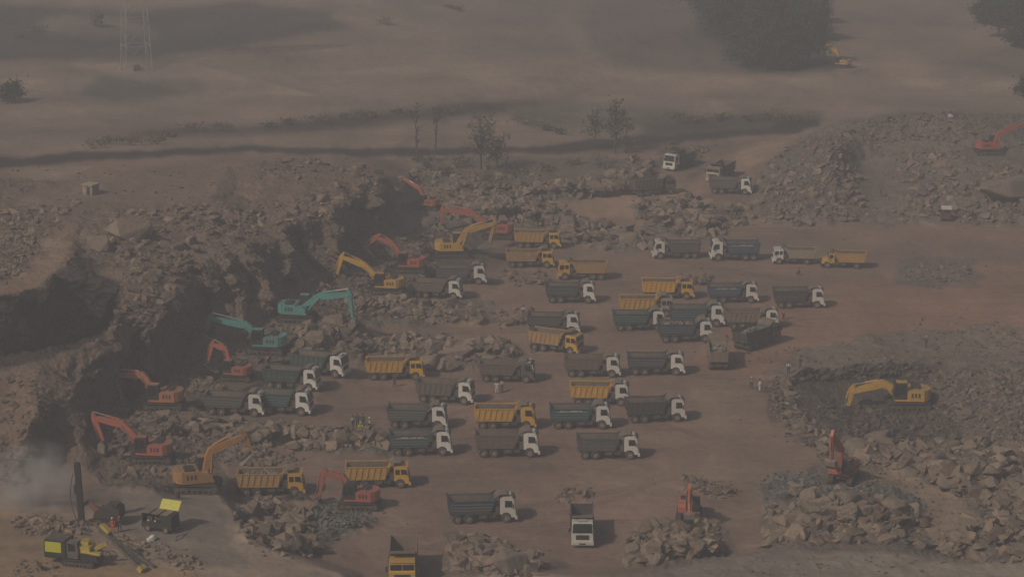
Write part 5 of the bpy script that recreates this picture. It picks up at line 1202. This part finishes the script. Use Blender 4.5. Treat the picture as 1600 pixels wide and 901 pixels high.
person(1249, 431, 180, 'sit', 'brown', 'dark', None, 'person squatting on the floor below the left-facing yellow tipper')
person(830, 551, 0, 'stand', 'dark', 'dark', None, 'person in dark clothes at the tailgate of the turned yellow tipper')
person(818, 494, 270, 'stand', 'white', 'brown', None, 'person in white shirt standing on the small stone heap')
person(842, 436, 270, 'stand', 'brown', 'tan', None, 'person in brown shirt behind the left-facing yellow tipper')
person(1224, 499, 220, 'stand', 'red', 'dark', None, 'person in red shirt in the shade right of the mud brown tipper')
person(176, 833, 270, 'stand', 'red', 'red', 'white', 'person in red overalls and white helmet at the upright drill')
person(187, 832, 100, 'stand', 'dark', 'brown', 'red', 'person in dark shirt and red helmet behind the one in red overalls')
person(1552, 226, 200, 'stand', 'dark', 'dark', None, 'person in dark clothes behind the red digger on the hill')

# ------------------------------------------------------------------ drilling bench
LIME = paint('lime_paint', (0.62, 0.62, 0.03), .06); YEL = paint('drill_yellow', (0.66, 0.50, 0.03), .2)
DST = plain('drill_steel', (0.12, 0.10, 0.085), .7, .4, 4)
def ofs(px, py): return ground_at(px, py)
p = ofs(128, 880); t = empty('crawler_drill', (p.x, p.y, PADS[(135, 868)] + .02), 0); t.scale = (1.08,) * 3
tag(t, 'yellow and lime crawler drill with its feed beam lowered to the right', 'drill rig')
rz = R(-16); RR = (0, 0, rz)
m = MB(); m.prism([(-3.3, .75), (-1.15, .75), (-1.15, 2.35), (-3.2, 2.35), (-3.3, 2.2)], -.95, .95, 1); m.box(-3.25, -1.2, -.93, .93, 2.352, 2.42, 2); m.box(-3.35, 2.0, -.7, .7, .55, .75, 1)
m.box(-3.18, -1.55, -.975, -.955, 1.22, 2.22, 0); m.box(-3.18, -1.55, .955, .975, 1.22, 2.22, 0)
put(m.mesh('engine_housing', [LIME, BLK, GRIME]), 'engine_housing', t, rot=RR)
m = MB(); m.prism([(-1.0, .8), (.1, .8), (.15, 1.6), (0, 2.35), (-1.0, 2.35)], -.95, .0); cb = put(m.mesh('cab', [DST]), 'cab', t, rot=RR)
m = MB(); m.plate([(-.85, -.955, 1.5), (-.1, -.955, 1.5), (-.15, -.955, 2.2), (-.85, -.955, 2.2)], (0, -.012, 0)); put(m.mesh('window', [GLASS]), 'window', cb)
m = MB(); m.box(.2, 1.9, -.7, .7, .76, 1.25, 1); m.box(.2, 1.2, -.72, .6, 1.25, 1.95); m.box(1.3, 2.3, -.8, -.3, 1.2, 1.5); m.box(.1, .9, -.3, .7, 1.95, 2.3); m.cyl((.4, -.82, 1.5), (2.3, -.82, 1.35), .14, n=10); m.cyl((.9, .3, 1.7), (.9, .3, 2.3), .18, n=10)
for i in range(6): m.cyl((.3 + i * .25, -.75, 1.1), (.5 + i * .28, -.5, 1.95 - i * .1), .035, n=6, mi=1)
put(m.mesh('power_pack', [YEL, BLK]), 'power_pack', t, rot=RR)
for sg in (1, -1): put(TRACK, 'track', t, (.0, 0, 0), RR, (.74, .6, .75)).location = Vector((-math.sin(rz) * sg * .95 + .1, math.cos(rz) * sg * .95, 0))
m = MB(); m.bar((1.3, 0, 1.5), (2.6, .2, 2.2), .3, .35); m.cyl((1.2, .2, 1.1), (2.3, .3, 1.8), .09, n=8); put(m.mesh('boom', [YEL]), 'boom', t, rot=RR)
A_, B_ = Vector((1.3, 1.2, 3.6)), Vector((6.0, -2.2, .28))
m = MB(); dd = (B_ - A_).normalized(); sdv = dd.cross(Vector((0, 0, 1))).normalized()
for s in (-.16, .16): m.bar(A_ + sdv * s * 1.5, B_ + sdv * s * 1.5, .13, .34)
for i in range(14): q = A_.lerp(B_, (i + .5) / 14); m.bar(q - sdv * .24, q + sdv * .24, .1, .12)
m.bar(A_ + Vector((0, 0, .2)), A_.lerp(B_, .9) + Vector((0, 0, .2)), .06, .06)
fb = put(m.mesh('feed_beam', [DST]), 'feed_beam', t)
m = MB(); q = A_.lerp(B_, .12) + Vector((0, 0, .32)); m.bar(q, q + dd * 1.2, .5, .42); put(m.mesh('rock_drill', [YEL]), 'rock_drill', fb)
m = MB(); q = B_; m.bar(q - dd * .4, q + dd * .15, .75, .5); put(m.mesh('rod_guide', [YEL]), 'rod_guide', fb)
m = MB(); A2 = A_ + Vector((.35, -.75, -.5)); B2 = B_ + Vector((.9, .75, .0)); m.bar(A2, B2, .22, .26); put(m.mesh('rod_carrier', [DST]), 'drill_rod', t)
m = MB()
for k in range(2):
    c = Vector((2.4 + k * .5, -1.0, 1.1)); pr = None
    for i in range(13):
        a_ = math.pi * 2 * i / 12; q = c + Vector((.55 * math.cos(a_), .1 * k, .5 * math.sin(a_)))
        if pr: m.cyl(pr, q, .035, n=6)
        pr = q
put(m.mesh('hose', [BLK]), 'hose', t)

p = ofs(163, 817); t = empty('mast_drill', (p.x, p.y, PADS[(163, 817)] + .02), 0)
tag(t, 'dark crawler drill with its tall mast standing upright', 'drill rig')
rz = R(168); RR = (0, 0, rz)
for sg in (1, -1): put(TRACK, 'track', t, (-math.sin(rz) * sg * .9, math.cos(rz) * sg * .9, 0), RR, (.68, .6, .72))
m = MB(); m.box(-1.6, 1.0, -.7, .7, .5, .8); m.prism([(-2.0, .8), (.9, .8), (.7, 1.5), (-.2, 1.9), (-1.2, 2.3), (-2.0, 1.9)], -.9, .9); m.box(-1.7, -.6, -.6, .6, 2.2, 2.35); m.bar((.2, -.95, 1.0), (-1.4, -.95, 2.5), .1, .1); m.bar((-1.7, .95, 1.0), (.4, .95, 2.2), .1, .1)
for k in range(7): m.cyl((-1.6 + k * .35, -.98, 1.0), (-1.4 + k * .33, -.85, 1.9 - k * .06), .05, n=6)
m.cyl((-1.5, -.97, 1.3), (.7, -.97, 1.2), .07, n=6)
m.cyl((-.2, .6, 1.7), (-.2, .6, 2.3), .07, n=8)
put(m.mesh('engine_housing', [plain('sooty_steel', (.05, .042, .036), .75, .4, 4)]), 'engine_housing', t, rot=RR)
m = MB(); m.bar((.4, 0, 1.3), (1.6, 0, 2.3), .3, .32); m.cyl((.5, .25, 1.0), (1.5, .2, 1.9), .08, n=8); m.bar((1.6, 0, 2.3), (2.5, 0, 1.7), .28, .3)
put(m.mesh('boom', [paint('faded_red', (0.26, .075, .05), .5)]), 'boom', t, rot=RR)
m = MB(); mx = -2.35
for s in (-.24, .24): m.box(mx - .3, mx + .3, s - .08, s + .08, .1, 6.5)
for i in range(16): m.box(mx - .22, mx + .22, -.16, .16, .3 + i * .39, .38 + i * .39)
m.box(mx - .25, mx + .25, -.25, .25, 6.5, 6.75)
ms = put(m.mesh('mast', [BLK]), 'mast', t, rot=(0, R(-2), 0))
m = MB(); m.cyl((mx - .3, 0, .0), (mx - .3, 0, 5.9), .05, n=8); put(m.mesh('drill_rod', [SILV]), 'drill_rod', ms)
m = MB(); m.box(mx - .5, mx - .2, -.2, .2, 3.4, 4.3); put(m.mesh('rock_drill', [BLK]), 'rock_drill', ms)
m = MB(); pr = None
for i in range(15):
    f_ = i / 14; q = Vector((mx - .5 - .45 * math.sin(math.pi * f_), -.1, 5.6 - 5.2 * f_))
    if pr: m.cyl(pr, q, .04, n=6)
    pr = q
put(m.mesh('hose', [BLK]), 'hose', ms)

p = ofs(253, 828); t = empty('air_compressor', (p.x, p.y, PADS[(255, 826)] + .02), R(-22))
tag(t, 'black air compressor with a lime yellow cover raised above it', 'compressor')
m = MB(); m.box(-1.9, 1.6, -.85, .85, .45, .62); m.box(.4, 1.6, -.85, .85, .62, 1.95); m.box(-1.9, .4, .55, .85, .62, 1.95); m.box(-1.9, -1.75, -.85, .55, .62, 1.95); m.box(-1.9, .4, -.85, .55, .62, 1.0)
put(m.mesh('casing', [BLK]), 'casing', t)
m = MB(); m.box(-1.6, -.9, -.4, .4, 1.0, 1.6); m.cyl((-.6, -.1, 1.35), (.2, -.1, 1.35), .3, n=12); m.box(-.8, .3, .1, .5, 1.0, 1.7); put(m.mesh('engine', [GRIME]), 'engine', t)
m = MB()
for x in (-1.9, -.8, .3): m.box(x, x + .9, -.9, .9, 2.0, 2.05)
put(m.mesh('roof', [paint('dusty_yellow', (.36, .29, .10), .6)]), 'roof', t)
m = MB(); m.plate([(-.7, .8, 2.05), (1.55, .8, 2.05), (1.65, 1.35, 2.95), (-.6, 1.35, 2.95)], (0, .03, .02)); put(m.mesh('cover', [LIME]), 'cover', t)
for x in (-1.1, -.3):
    m = MB(); m.cyl((x, -.88, 1.25), (x, -.86, 1.25), .1, n=10); put(m.mesh('gauge', [WHITEM]), 'gauge', t)
for x in (-1.2, .9):
    for sg in (1, -1): w_ = put(TY, 'wheel', t, (x, sg * .8, .38), (0, 0, 0), (.7, .8, .7)); put(RIMM, 'rim', w_)
def tube(name, label, cat, pts, r, mat, parent=None):
    m = MB(); q0 = None
    P_ = [ground_at(a_, b_) + Vector((0, 0, c_)) for a_, b_, c_ in pts]
    for i in range(len(P_) - 1):
        for k in range(6):
            q = P_[i].lerp(P_[i + 1], k / 6)
            if q0: m.cyl(q0, q, r, n=6)
            q0 = q
    o = bpy.data.objects.new(name, m.mesh(name, [mat])); COL.objects.link(o); tag(o, label, cat); return o
tube('air_hose', 'long air hose lying from the black compressor across the bench', 'hose', [(280, 818, .6), (286, 828, .06), (292, 832, .05), (284, 842, .05), (274, 846, .05), (276, 838, .05), (292, 834, .05), (318, 850, .05), (350, 864, .05), (392, 892, .05)], .05, plain('grey_hose', (.16, .15, .14), .8))
m = MB(); m.cyl((0, 0, 0), (0, 0, .85), .29, n=18); m.cyl((0, 0, .28), (0, 0, .32), .305, n=18); m.cyl((0, 0, .55), (0, 0, .59), .305, n=18)
o = bpy.data.objects.new('oil_drum', m.mesh('oil_drum', [plain('rusty_drum', (.10, .07, .05), .8, .4)])); COL.objects.link(o); o.location = ground_at(277, 777); tag(o, 'small dark drum standing near the far edge of the drilling bench', 'drum')
o = bpy.data.objects.new('sack', np_mesh('sack', rock_shape(I3, 777) * .0 + I3[0] * np.array([.62, .36, .3]) + .05 * np.sin(I3[0][:, [1, 2, 0]] * 6), I3[1], [WHITEM], smooth=True)); COL.objects.link(o)
o.location = ground_at(237, 843) + Vector((0, 0, .2)); o.rotation_euler = (0, -.3, .8); tag(o, 'white sack lying on the bench below the compressor', 'sack')
t = empty('sign_board', ground_at(64, 890), R(35), 0, R(-12)); tag(t, 'small dark board leaning on stones at the bottom left', 'sign')
m = MB(); m.box(-.02, .02, -.55, .55, .25, 1.0); put(m.mesh('panel', [GRIME]), 'panel', t)
for y in (-.45, .45): m = MB(); m.box(-.03, .03, y - .03, y + .03, -.1, 1.05); put(m.mesh('post', [BLK]), 'post', t)

# ------------------------------------------------------------------ small things
CONC = plain('pale_concrete', (.27, .235, .18), .9, .3, 2)
t = empty('block_hut', ground_at(142, 303), R(-28)); tag(t, 'small square block hut alone on the brown plateau', 'hut')
m = MB(); m.box(-.9, .9, -.85, .85, -.3, 1.45); put(m.mesh('wall', [CONC]), 'wall', t)
m = MB(); m.box(-1.05, 1.05, -1.0, 1.0, 1.452, 1.62); put(m.mesh('roof', [plain('pale_slab', (.34, .29, .21), .9)]), 'roof', t)
m = MB(); m.box(-.1, .45, -.87, -.852, 0, 1.2); put(m.mesh('door', [BLK]), 'door', t)
t = empty('pump_unit', ground_at(1478, 344), R(262)); tag(t, 'small brown engine unit with a white roof under the rubble hill', 'engine unit')
m = MB(); m.box(-1.3, 1.3, -.8, .8, .5, .68); m.box(-1.0, .9, -.65, .65, .68, 1.45); m.cyl((.3, .3, 1.4), (.3, .3, 1.75), .08); put(m.mesh('engine', [plain('rust_brown', (.12, .06, .05), .8)]), 'engine', t)
m = MB(); m.box(-1.3, 1.4, -.85, .85, 2.1, 2.18); put(m.mesh('roof', [WHITEM]), 'roof', t)
for x in (-1.2, 1.2):
    for y in (-.75, .75): m = MB(); m.box(x - .04, x + .04, y - .04, y + .04, .68, 2.1); put(m.mesh('post', [BLK]), 'post', t)
for x in (-.8, .8):
    for sg in (1, -1): w_ = put(TY, 'wheel', t, (x, sg * .8, .42), (0, 0, 0), (.78, .8, .78)); put(RIMM, 'rim', w_)
m = MB(); m.prism([(-1.0, 0), (1.0, 0), (.8, .5), (.1, .95), (-.7, .6)], -.7, .7); o = bpy.data.objects.new('tarpaulin', m.mesh('tarpaulin', [WHITEM], .06)); COL.objects.link(o)
o.scale = (.5, .6, .6); o.location = ground_at(1483, 187); tag(o, 'white tarpaulin bundle on the crest of the rubble hill', 'tarpaulin')
t = empty('plank_stack', ground_at(6, 158), R(10)); tag(t, 'pale stacked sheets beside the dark bush at the left edge', 'stack')
for k in range(4): m = MB(); m.box(-2.2, 2.2, -1, 1, .2 + .75 * k, .45 + .75 * k); put(m.mesh('sheet', [CONC]), 'sheet', t)
m = MB(); m.box(-2.1, 2.1, -.9, .9, 0, 3.1); 
for x in (-2, 2):
    m = MB(); m.box(x - .1, x + .1, -.9, .9, 0, 3.2); put(m.mesh('post', [GRIME]), 'post', t)

# ------------------------------------------------------------------ lattice tower
gp = ground_at(214, 112); t = empty('pylon', gp, R(20)); tag(t, 'pale steel lattice pylon rising out of the top of the view', 'pylon')
STEEL = plain('galvanised_steel', (.34, .33, .31), .6, .15, metal=.1)
Ht, b0, b1 = 46.0, 2.9, 1.5
def wd(z): return b0 + (b1 - b0) * min(1, z / 34)
for sx, sy in ((1, 1), (1, -1), (-1, 1), (-1, -1)):
    m = MB(); m.bar((sx * b0, sy * b0, -.5), (sx * b1, sy * b1, 34), .13, .13); m.bar((sx * b1, sy * b1, 34), (sx * b1, sy * b1, Ht), .15, .15); put(m.mesh('leg', [STEEL]), 'leg', t)
zz = [0, 5.6, 11.2, 16.4, 21, 25, 28.5, 31.5, 34, 37, 40, 43, 46]; m = MB()
for a_, b_ in zip(zz[:-1], zz[1:]):
    wa, wb = wd(a_), wd(b_)
    ca = [(wa, wa), (-wa, wa), (-wa, -wa), (wa, -wa)]; cb = [(wb, wb), (-wb, wb), (-wb, -wb), (wb, -wb)]
    for i in range(4):
        j = (i + 1) % 4; m.bar((*ca[i], a_), (*cb[j], b_), .06, .06); m.bar((*ca[j], a_), (*cb[i], b_), .06, .06); m.bar((*cb[i], b_), (*cb[j], b_), .1, .1)
put(m.mesh('bracing', [STEEL]), 'bracing', t)
for z in (34, 39, 44):
    m = MB()
    for sg in (1, -1):
        for y in (-.8, .8): m.bar((sg * .8, y, z), (sg * 5.5, 0, z + .6), .1, .1); m.bar((sg * .8, y, z + 1.4), (sg * 5.5, 0, z + .6), .1, .1)
    put(m.mesh('crossarm', [STEEL]), 'crossarm', t)
m = MB(); m.box(-.6, .6, -.4, .4, 0, 1.2)
o = bpy.data.objects.new('footing', m.mesh('footing', [plain('red_earth', (.15, .08, .065), .95)])); COL.objects.link(o); o.parent = t

# ------------------------------------------------------------------ trees
BARK = plain('bark', (.09, .07, .055), .95, .3, 3)
def leafm(n, c):
    m, nt, b = new_mat('leaves_' + n); oi = N(nt, 'ShaderNodeNewGeometry')
    n1 = N(nt, 'ShaderNodeTexNoise'); n1.inputs['Scale'].default_value = .8; n1.inputs['Detail'].default_value = 4; nt.links.new(oi.outputs['Position'], n1.inputs['Vector'])
    k = ramp(nt, n1.outputs[0], .3, .7, (.6,) * 3, (1.45, 1.4, 1.2)); nt.links.new(mixc(nt, 1.0, c, k, 'MULTIPLY'), b.inputs['Base Color']); b.inputs['Roughness'].default_value = .8; return m
LEAF = {'dark': leafm('dark', (.035, .05, .03)), 'dusty': leafm('dusty', (.10, .09, .065)), 'dry': leafm('dry', (.13, .10, .07))}
def tree(px, py, h, cr, cz, nl, kind, label, leaf=.28, group=None, name='tree', lean=0.0, clump=9, seed=0):
    r = np.random.default_rng(seed + int(px * 7 + py)); g = ground_at(px, py); t = empty(name, g, r.uniform(0, 6)); tag(t, label, name.replace('_', ' ') if name != 'tree' else 'tree', group)
    m = MB(); top = Vector((lean, 0, h * .82)); prev = Vector((0, 0, -.3)); tr = h * .022
    segs = 6
    for i in range(segs):
        q = Vector((lean * (i + 1) / segs + r.normal() * .06 * h / segs, r.normal() * .06 * h / segs, h * .82 * (i + 1) / segs))
        m.cyl(prev, q, tr * (1 - i / segs * .8), tr * (1 - (i + 1) / segs * .8), n=7); prev = q
    cc = []; zc = h - cz
    for i in range(clump):
        u = r.normal(size=3); u /= np.linalg.norm(u); f_ = r.uniform(.35, .95); c = np.array([lean + u[0] * cr * f_, u[1] * cr * f_, zc + u[2] * cz * f_]); cc.append(c)
        s = Vector((lean * .6, 0, max(h * .25, c[2] - cr * r.uniform(.5, 1.1)))); s.z = min(s.z, h * .8); e = Vector(c); mid = s.lerp(e, .5) + Vector((0, 0, -.1 * cr))
        m.cyl(s, mid, tr * .5, tr * .35, n=5, caps=False); m.cyl(mid, e, tr * .35, tr * .1, n=5, caps=False)
    put(m.mesh('trunk', [BARK]), 'trunk', t)
    cc = np.array(cc); k = r.integers(0, clump, nl); sg = cr * (.42 if clump < 20 else .30)
    P_ = cc[k] + r.normal(size=(nl, 3)) * np.array([sg, sg, sg * min(1, cz / cr) * .8]) * r.uniform(.3, 1, (nl, 1))
    a_ = r.normal(size=(nl, 3)); a_ /= np.linalg.norm(a_, axis=1)[:, None]; b_ = np.cross(a_, r.normal(size=(nl, 3))); b_ /= np.linalg.norm(b_, axis=1)[:, None]
    sz = leaf * r.uniform(.6, 1.3, (nl, 1)); V = np.stack([P_ - a_ * sz, P_ - b_ * sz * .6, P_ + a_ * sz, P_ + b_ * sz * .6], 1).reshape(-1, 3)
    put(np_mesh('crown', V, np.arange(nl * 4).reshape(-1, 4), [LEAF[kind]]), 'crown', t)
    return t
TG = 'dark trees in the grove at the back'
for i, (px, py, h, cr) in enumerate([(1128, 60, 10, 4.6), (1165, 104, 12, 5), (1196, 112, 13, 5.2), (1232, 110, 13, 5.4), (1262, 104, 12, 4.8), (1112, 30, 9, 4.5), (1150, 48, 10, 5), (1190, 62, 12, 5.5), (1228, 58, 12, 5.5), (1262, 66, 11, 4.8), (1095, 14, 8, 4), (1270, 40, 8, 3.5), (1180, 20, 9, 5), (1220, 22, 9, 5)]):
    tree(px, py, h, cr, h * .46, 3800, 'dark', 'dark bushy tree in the grove at the back right', .34, TG, clump=26, seed=i)
TG = 'dark trees at the top right corner'
for i, (px, py, h, cr) in enumerate([(1560, 60, 9, 4.4), (1590, 74, 10, 4.6), (1540, 40, 7, 3.4), (1610, 60, 10, 4.5), (1575, 30, 8, 4)]):
    tree(px, py, h, cr, h * .46, 2600, 'dark', 'dark bushy tree at the top right corner of the plain', .34, TG, clump=22, seed=40 + i)
tree(1606, 172, 8, 2.4, 3.6, 1600, 'dark', 'dark tree cut by the right edge behind the hill', .26, clump=16)
tree(20, 162, 5, 2.4, 2.3, 1500, 'dark', 'dark bush beside stacked sheets at the left edge', .26, name='bush', clump=14)
tree(652, 250, 11.5, 1.0, 4.6, 130, 'dry', 'thin bare tree, left of the slender pair by the haul road', .2, clump=12)
tree(681, 240, 9.5, 1.0, 3.6, 140, 'dry', 'thin bare tree, right of the slender pair by the haul road', .2, clump=12, lean=.4)
tree(752, 268, 11, 3.0, 4.3, 650, 'dusty', 'sparse spreading tree with undergrowth by the haul road', .24, clump=24)
tree(778, 266, 7, 2.8, 3.2, 600, 'dry', 'lower sparse tree right of the spreading one', .24, clump=20)
tree(930, 232, 7.5, 2.4, 3.0, 420, 'dusty', 'sparse tree, shorter one of the pair at the road bend', .24, clump=16)
tree(962, 240, 11, 2.6, 4.6, 650, 'dusty', 'taller greyish tree at the road bend', .24, clump=24)
tree(978, 240, 6, 1.6, 2.6, 360, 'dry', 'dry sapling beside the taller greyish tree', .2, clump=10)
tree(152, 42, 3.4, 1.8, 1.6, 500, 'dusty', 'lone bush on the slope left of the pylon', .22, name='bush', clump=10)
r_ = random.Random(5); SG = 'dusty shrubs on the far banks'
SH = [(150, 232), (175, 226), (205, 228), (240, 226), (262, 214), (300, 206), (345, 206), (420, 200), (455, 196), (500, 194), (540, 188), (580, 184), (622, 180), (560, 190), (640, 182), (700, 178), (1060, 196), (1090, 193), (1130, 190), (1170, 192), (1200, 190), (1230, 190), (1252, 192), (700, 16), (718, 20), (600, 40), (30, 60), (60, 50),
      (820, 196), (850, 204), (875, 210), (760, 285), (800, 275), (850, 268), (700, 272), (660, 262), (720, 262), (900, 258), (940, 262), (985, 252), (1050, 240)]
for i, (px, py) in enumerate(SH):
    s = r_.uniform(.7, 1.4); tree(px, py, 1.5 * s, 2.0 * s, .7 * s, 240, r_.choice(('dusty', 'dry')), 'low dusty shrub growing ' + ('along the bank behind the haul road' if 170 < py < 240 else 'on the far plain' if py < 170 else 'between the haul road and the rock belt'), .2, 'low dusty shrubs ' + ('along the bank behind the haul road' if 170 < py < 240 else 'on the far plain' if py < 170 else 'between the haul road and the rock belt'), name='shrub', clump=8, seed=90 + i)

# ------------------------------------------------------------------ drill dust and haze
def vol_box(name, x0, x1, y0, y1, z0, z1):
    m = MB(); m.box(x0, x1, y0, y1, z0, z1); me = m.mesh(name, []); o = bpy.data.objects.new(name, me); COL.objects.link(o); return o
p = ground_at(70, 800)
m_ = bpy.data.materials.new('drill_dust'); m_.use_nodes = True; nt = m_.node_tree; nt.nodes.clear()
out = nt.nodes.new('ShaderNodeOutputMaterial'); pv = nt.nodes.new('ShaderNodeVolumePrincipled'); nt.links.new(pv.outputs[0], out.inputs['Volume'])
pv.inputs['Color'].default_value = (.85, .84, .82, 1); pv.inputs['Anisotropy'].default_value = 0.1
tc = N(nt, 'ShaderNodeTexCoord'); n1 = N(nt, 'ShaderNodeTexNoise'); n1.inputs['Scale'].default_value = 2.4; n1.inputs['Detail'].default_value = 6; nt.links.new(tc.outputs['Object'], n1.inputs['Vector'])
ln = N(nt, 'ShaderNodeVectorMath', operation='LENGTH'); nt.links.new(tc.outputs['Object'], ln.inputs[0])
ml = N(nt, 'ShaderNodeMapRange', i1=.25, i2=1.0, i3=1.0, i4=0.0); nt.links.new(ln.outputs['Value'], ml.inputs[0])
mr = N(nt, 'ShaderNodeMapRange', i1=.40, i2=.66, i3=.0, i4=1.0); nt.links.new(n1.outputs[0], mr.inputs[0])
mm = N(nt, 'ShaderNodeMath', operation='MULTIPLY'); nt.links.new(ml.outputs[0], mm.inputs[0]); nt.links.new(mr.outputs[0], mm.inputs[1])
m2 = N(nt, 'ShaderNodeMath', operation='MULTIPLY', i1=.62); nt.links.new(mm.outputs[0], m2.inputs[0]); nt.links.new(m2.outputs[0], pv.inputs['Density'])
sm = np_mesh('dust_cloud', I2[0], I2[1], [m_], smooth=True)
o = bpy.data.objects.new('dust_cloud', sm); COL.objects.link(o); o.location = (p.x - 1.2, p.y + 2, p.z + 2.6); o.scale = (6.0, 4.0, 5.2); tag(o, 'pale dust drifting left from the upright drill', 'dust cloud', kind='stuff')

hz = vol_box('haze', -4700, 4700, -300, 10300, -9, 101); hz.display_type = 'WIRE'; tag(hz, 'thin grey dusty haze over the whole quarry', 'haze', kind='stuff')
m_ = bpy.data.materials.new('haze_air'); m_.use_nodes = True; nt = m_.node_tree; nt.nodes.clear()
out = nt.nodes.new('ShaderNodeOutputMaterial'); pv = nt.nodes.new('ShaderNodeVolumePrincipled'); nt.links.new(pv.outputs[0], out.inputs['Volume'])
pv.inputs['Color'].default_value = (.69, .72, .785, 1); pv.inputs['Density'].default_value = .0011; pv.inputs['Anisotropy'].default_value = 0.0
hz.data.materials.append(m_)
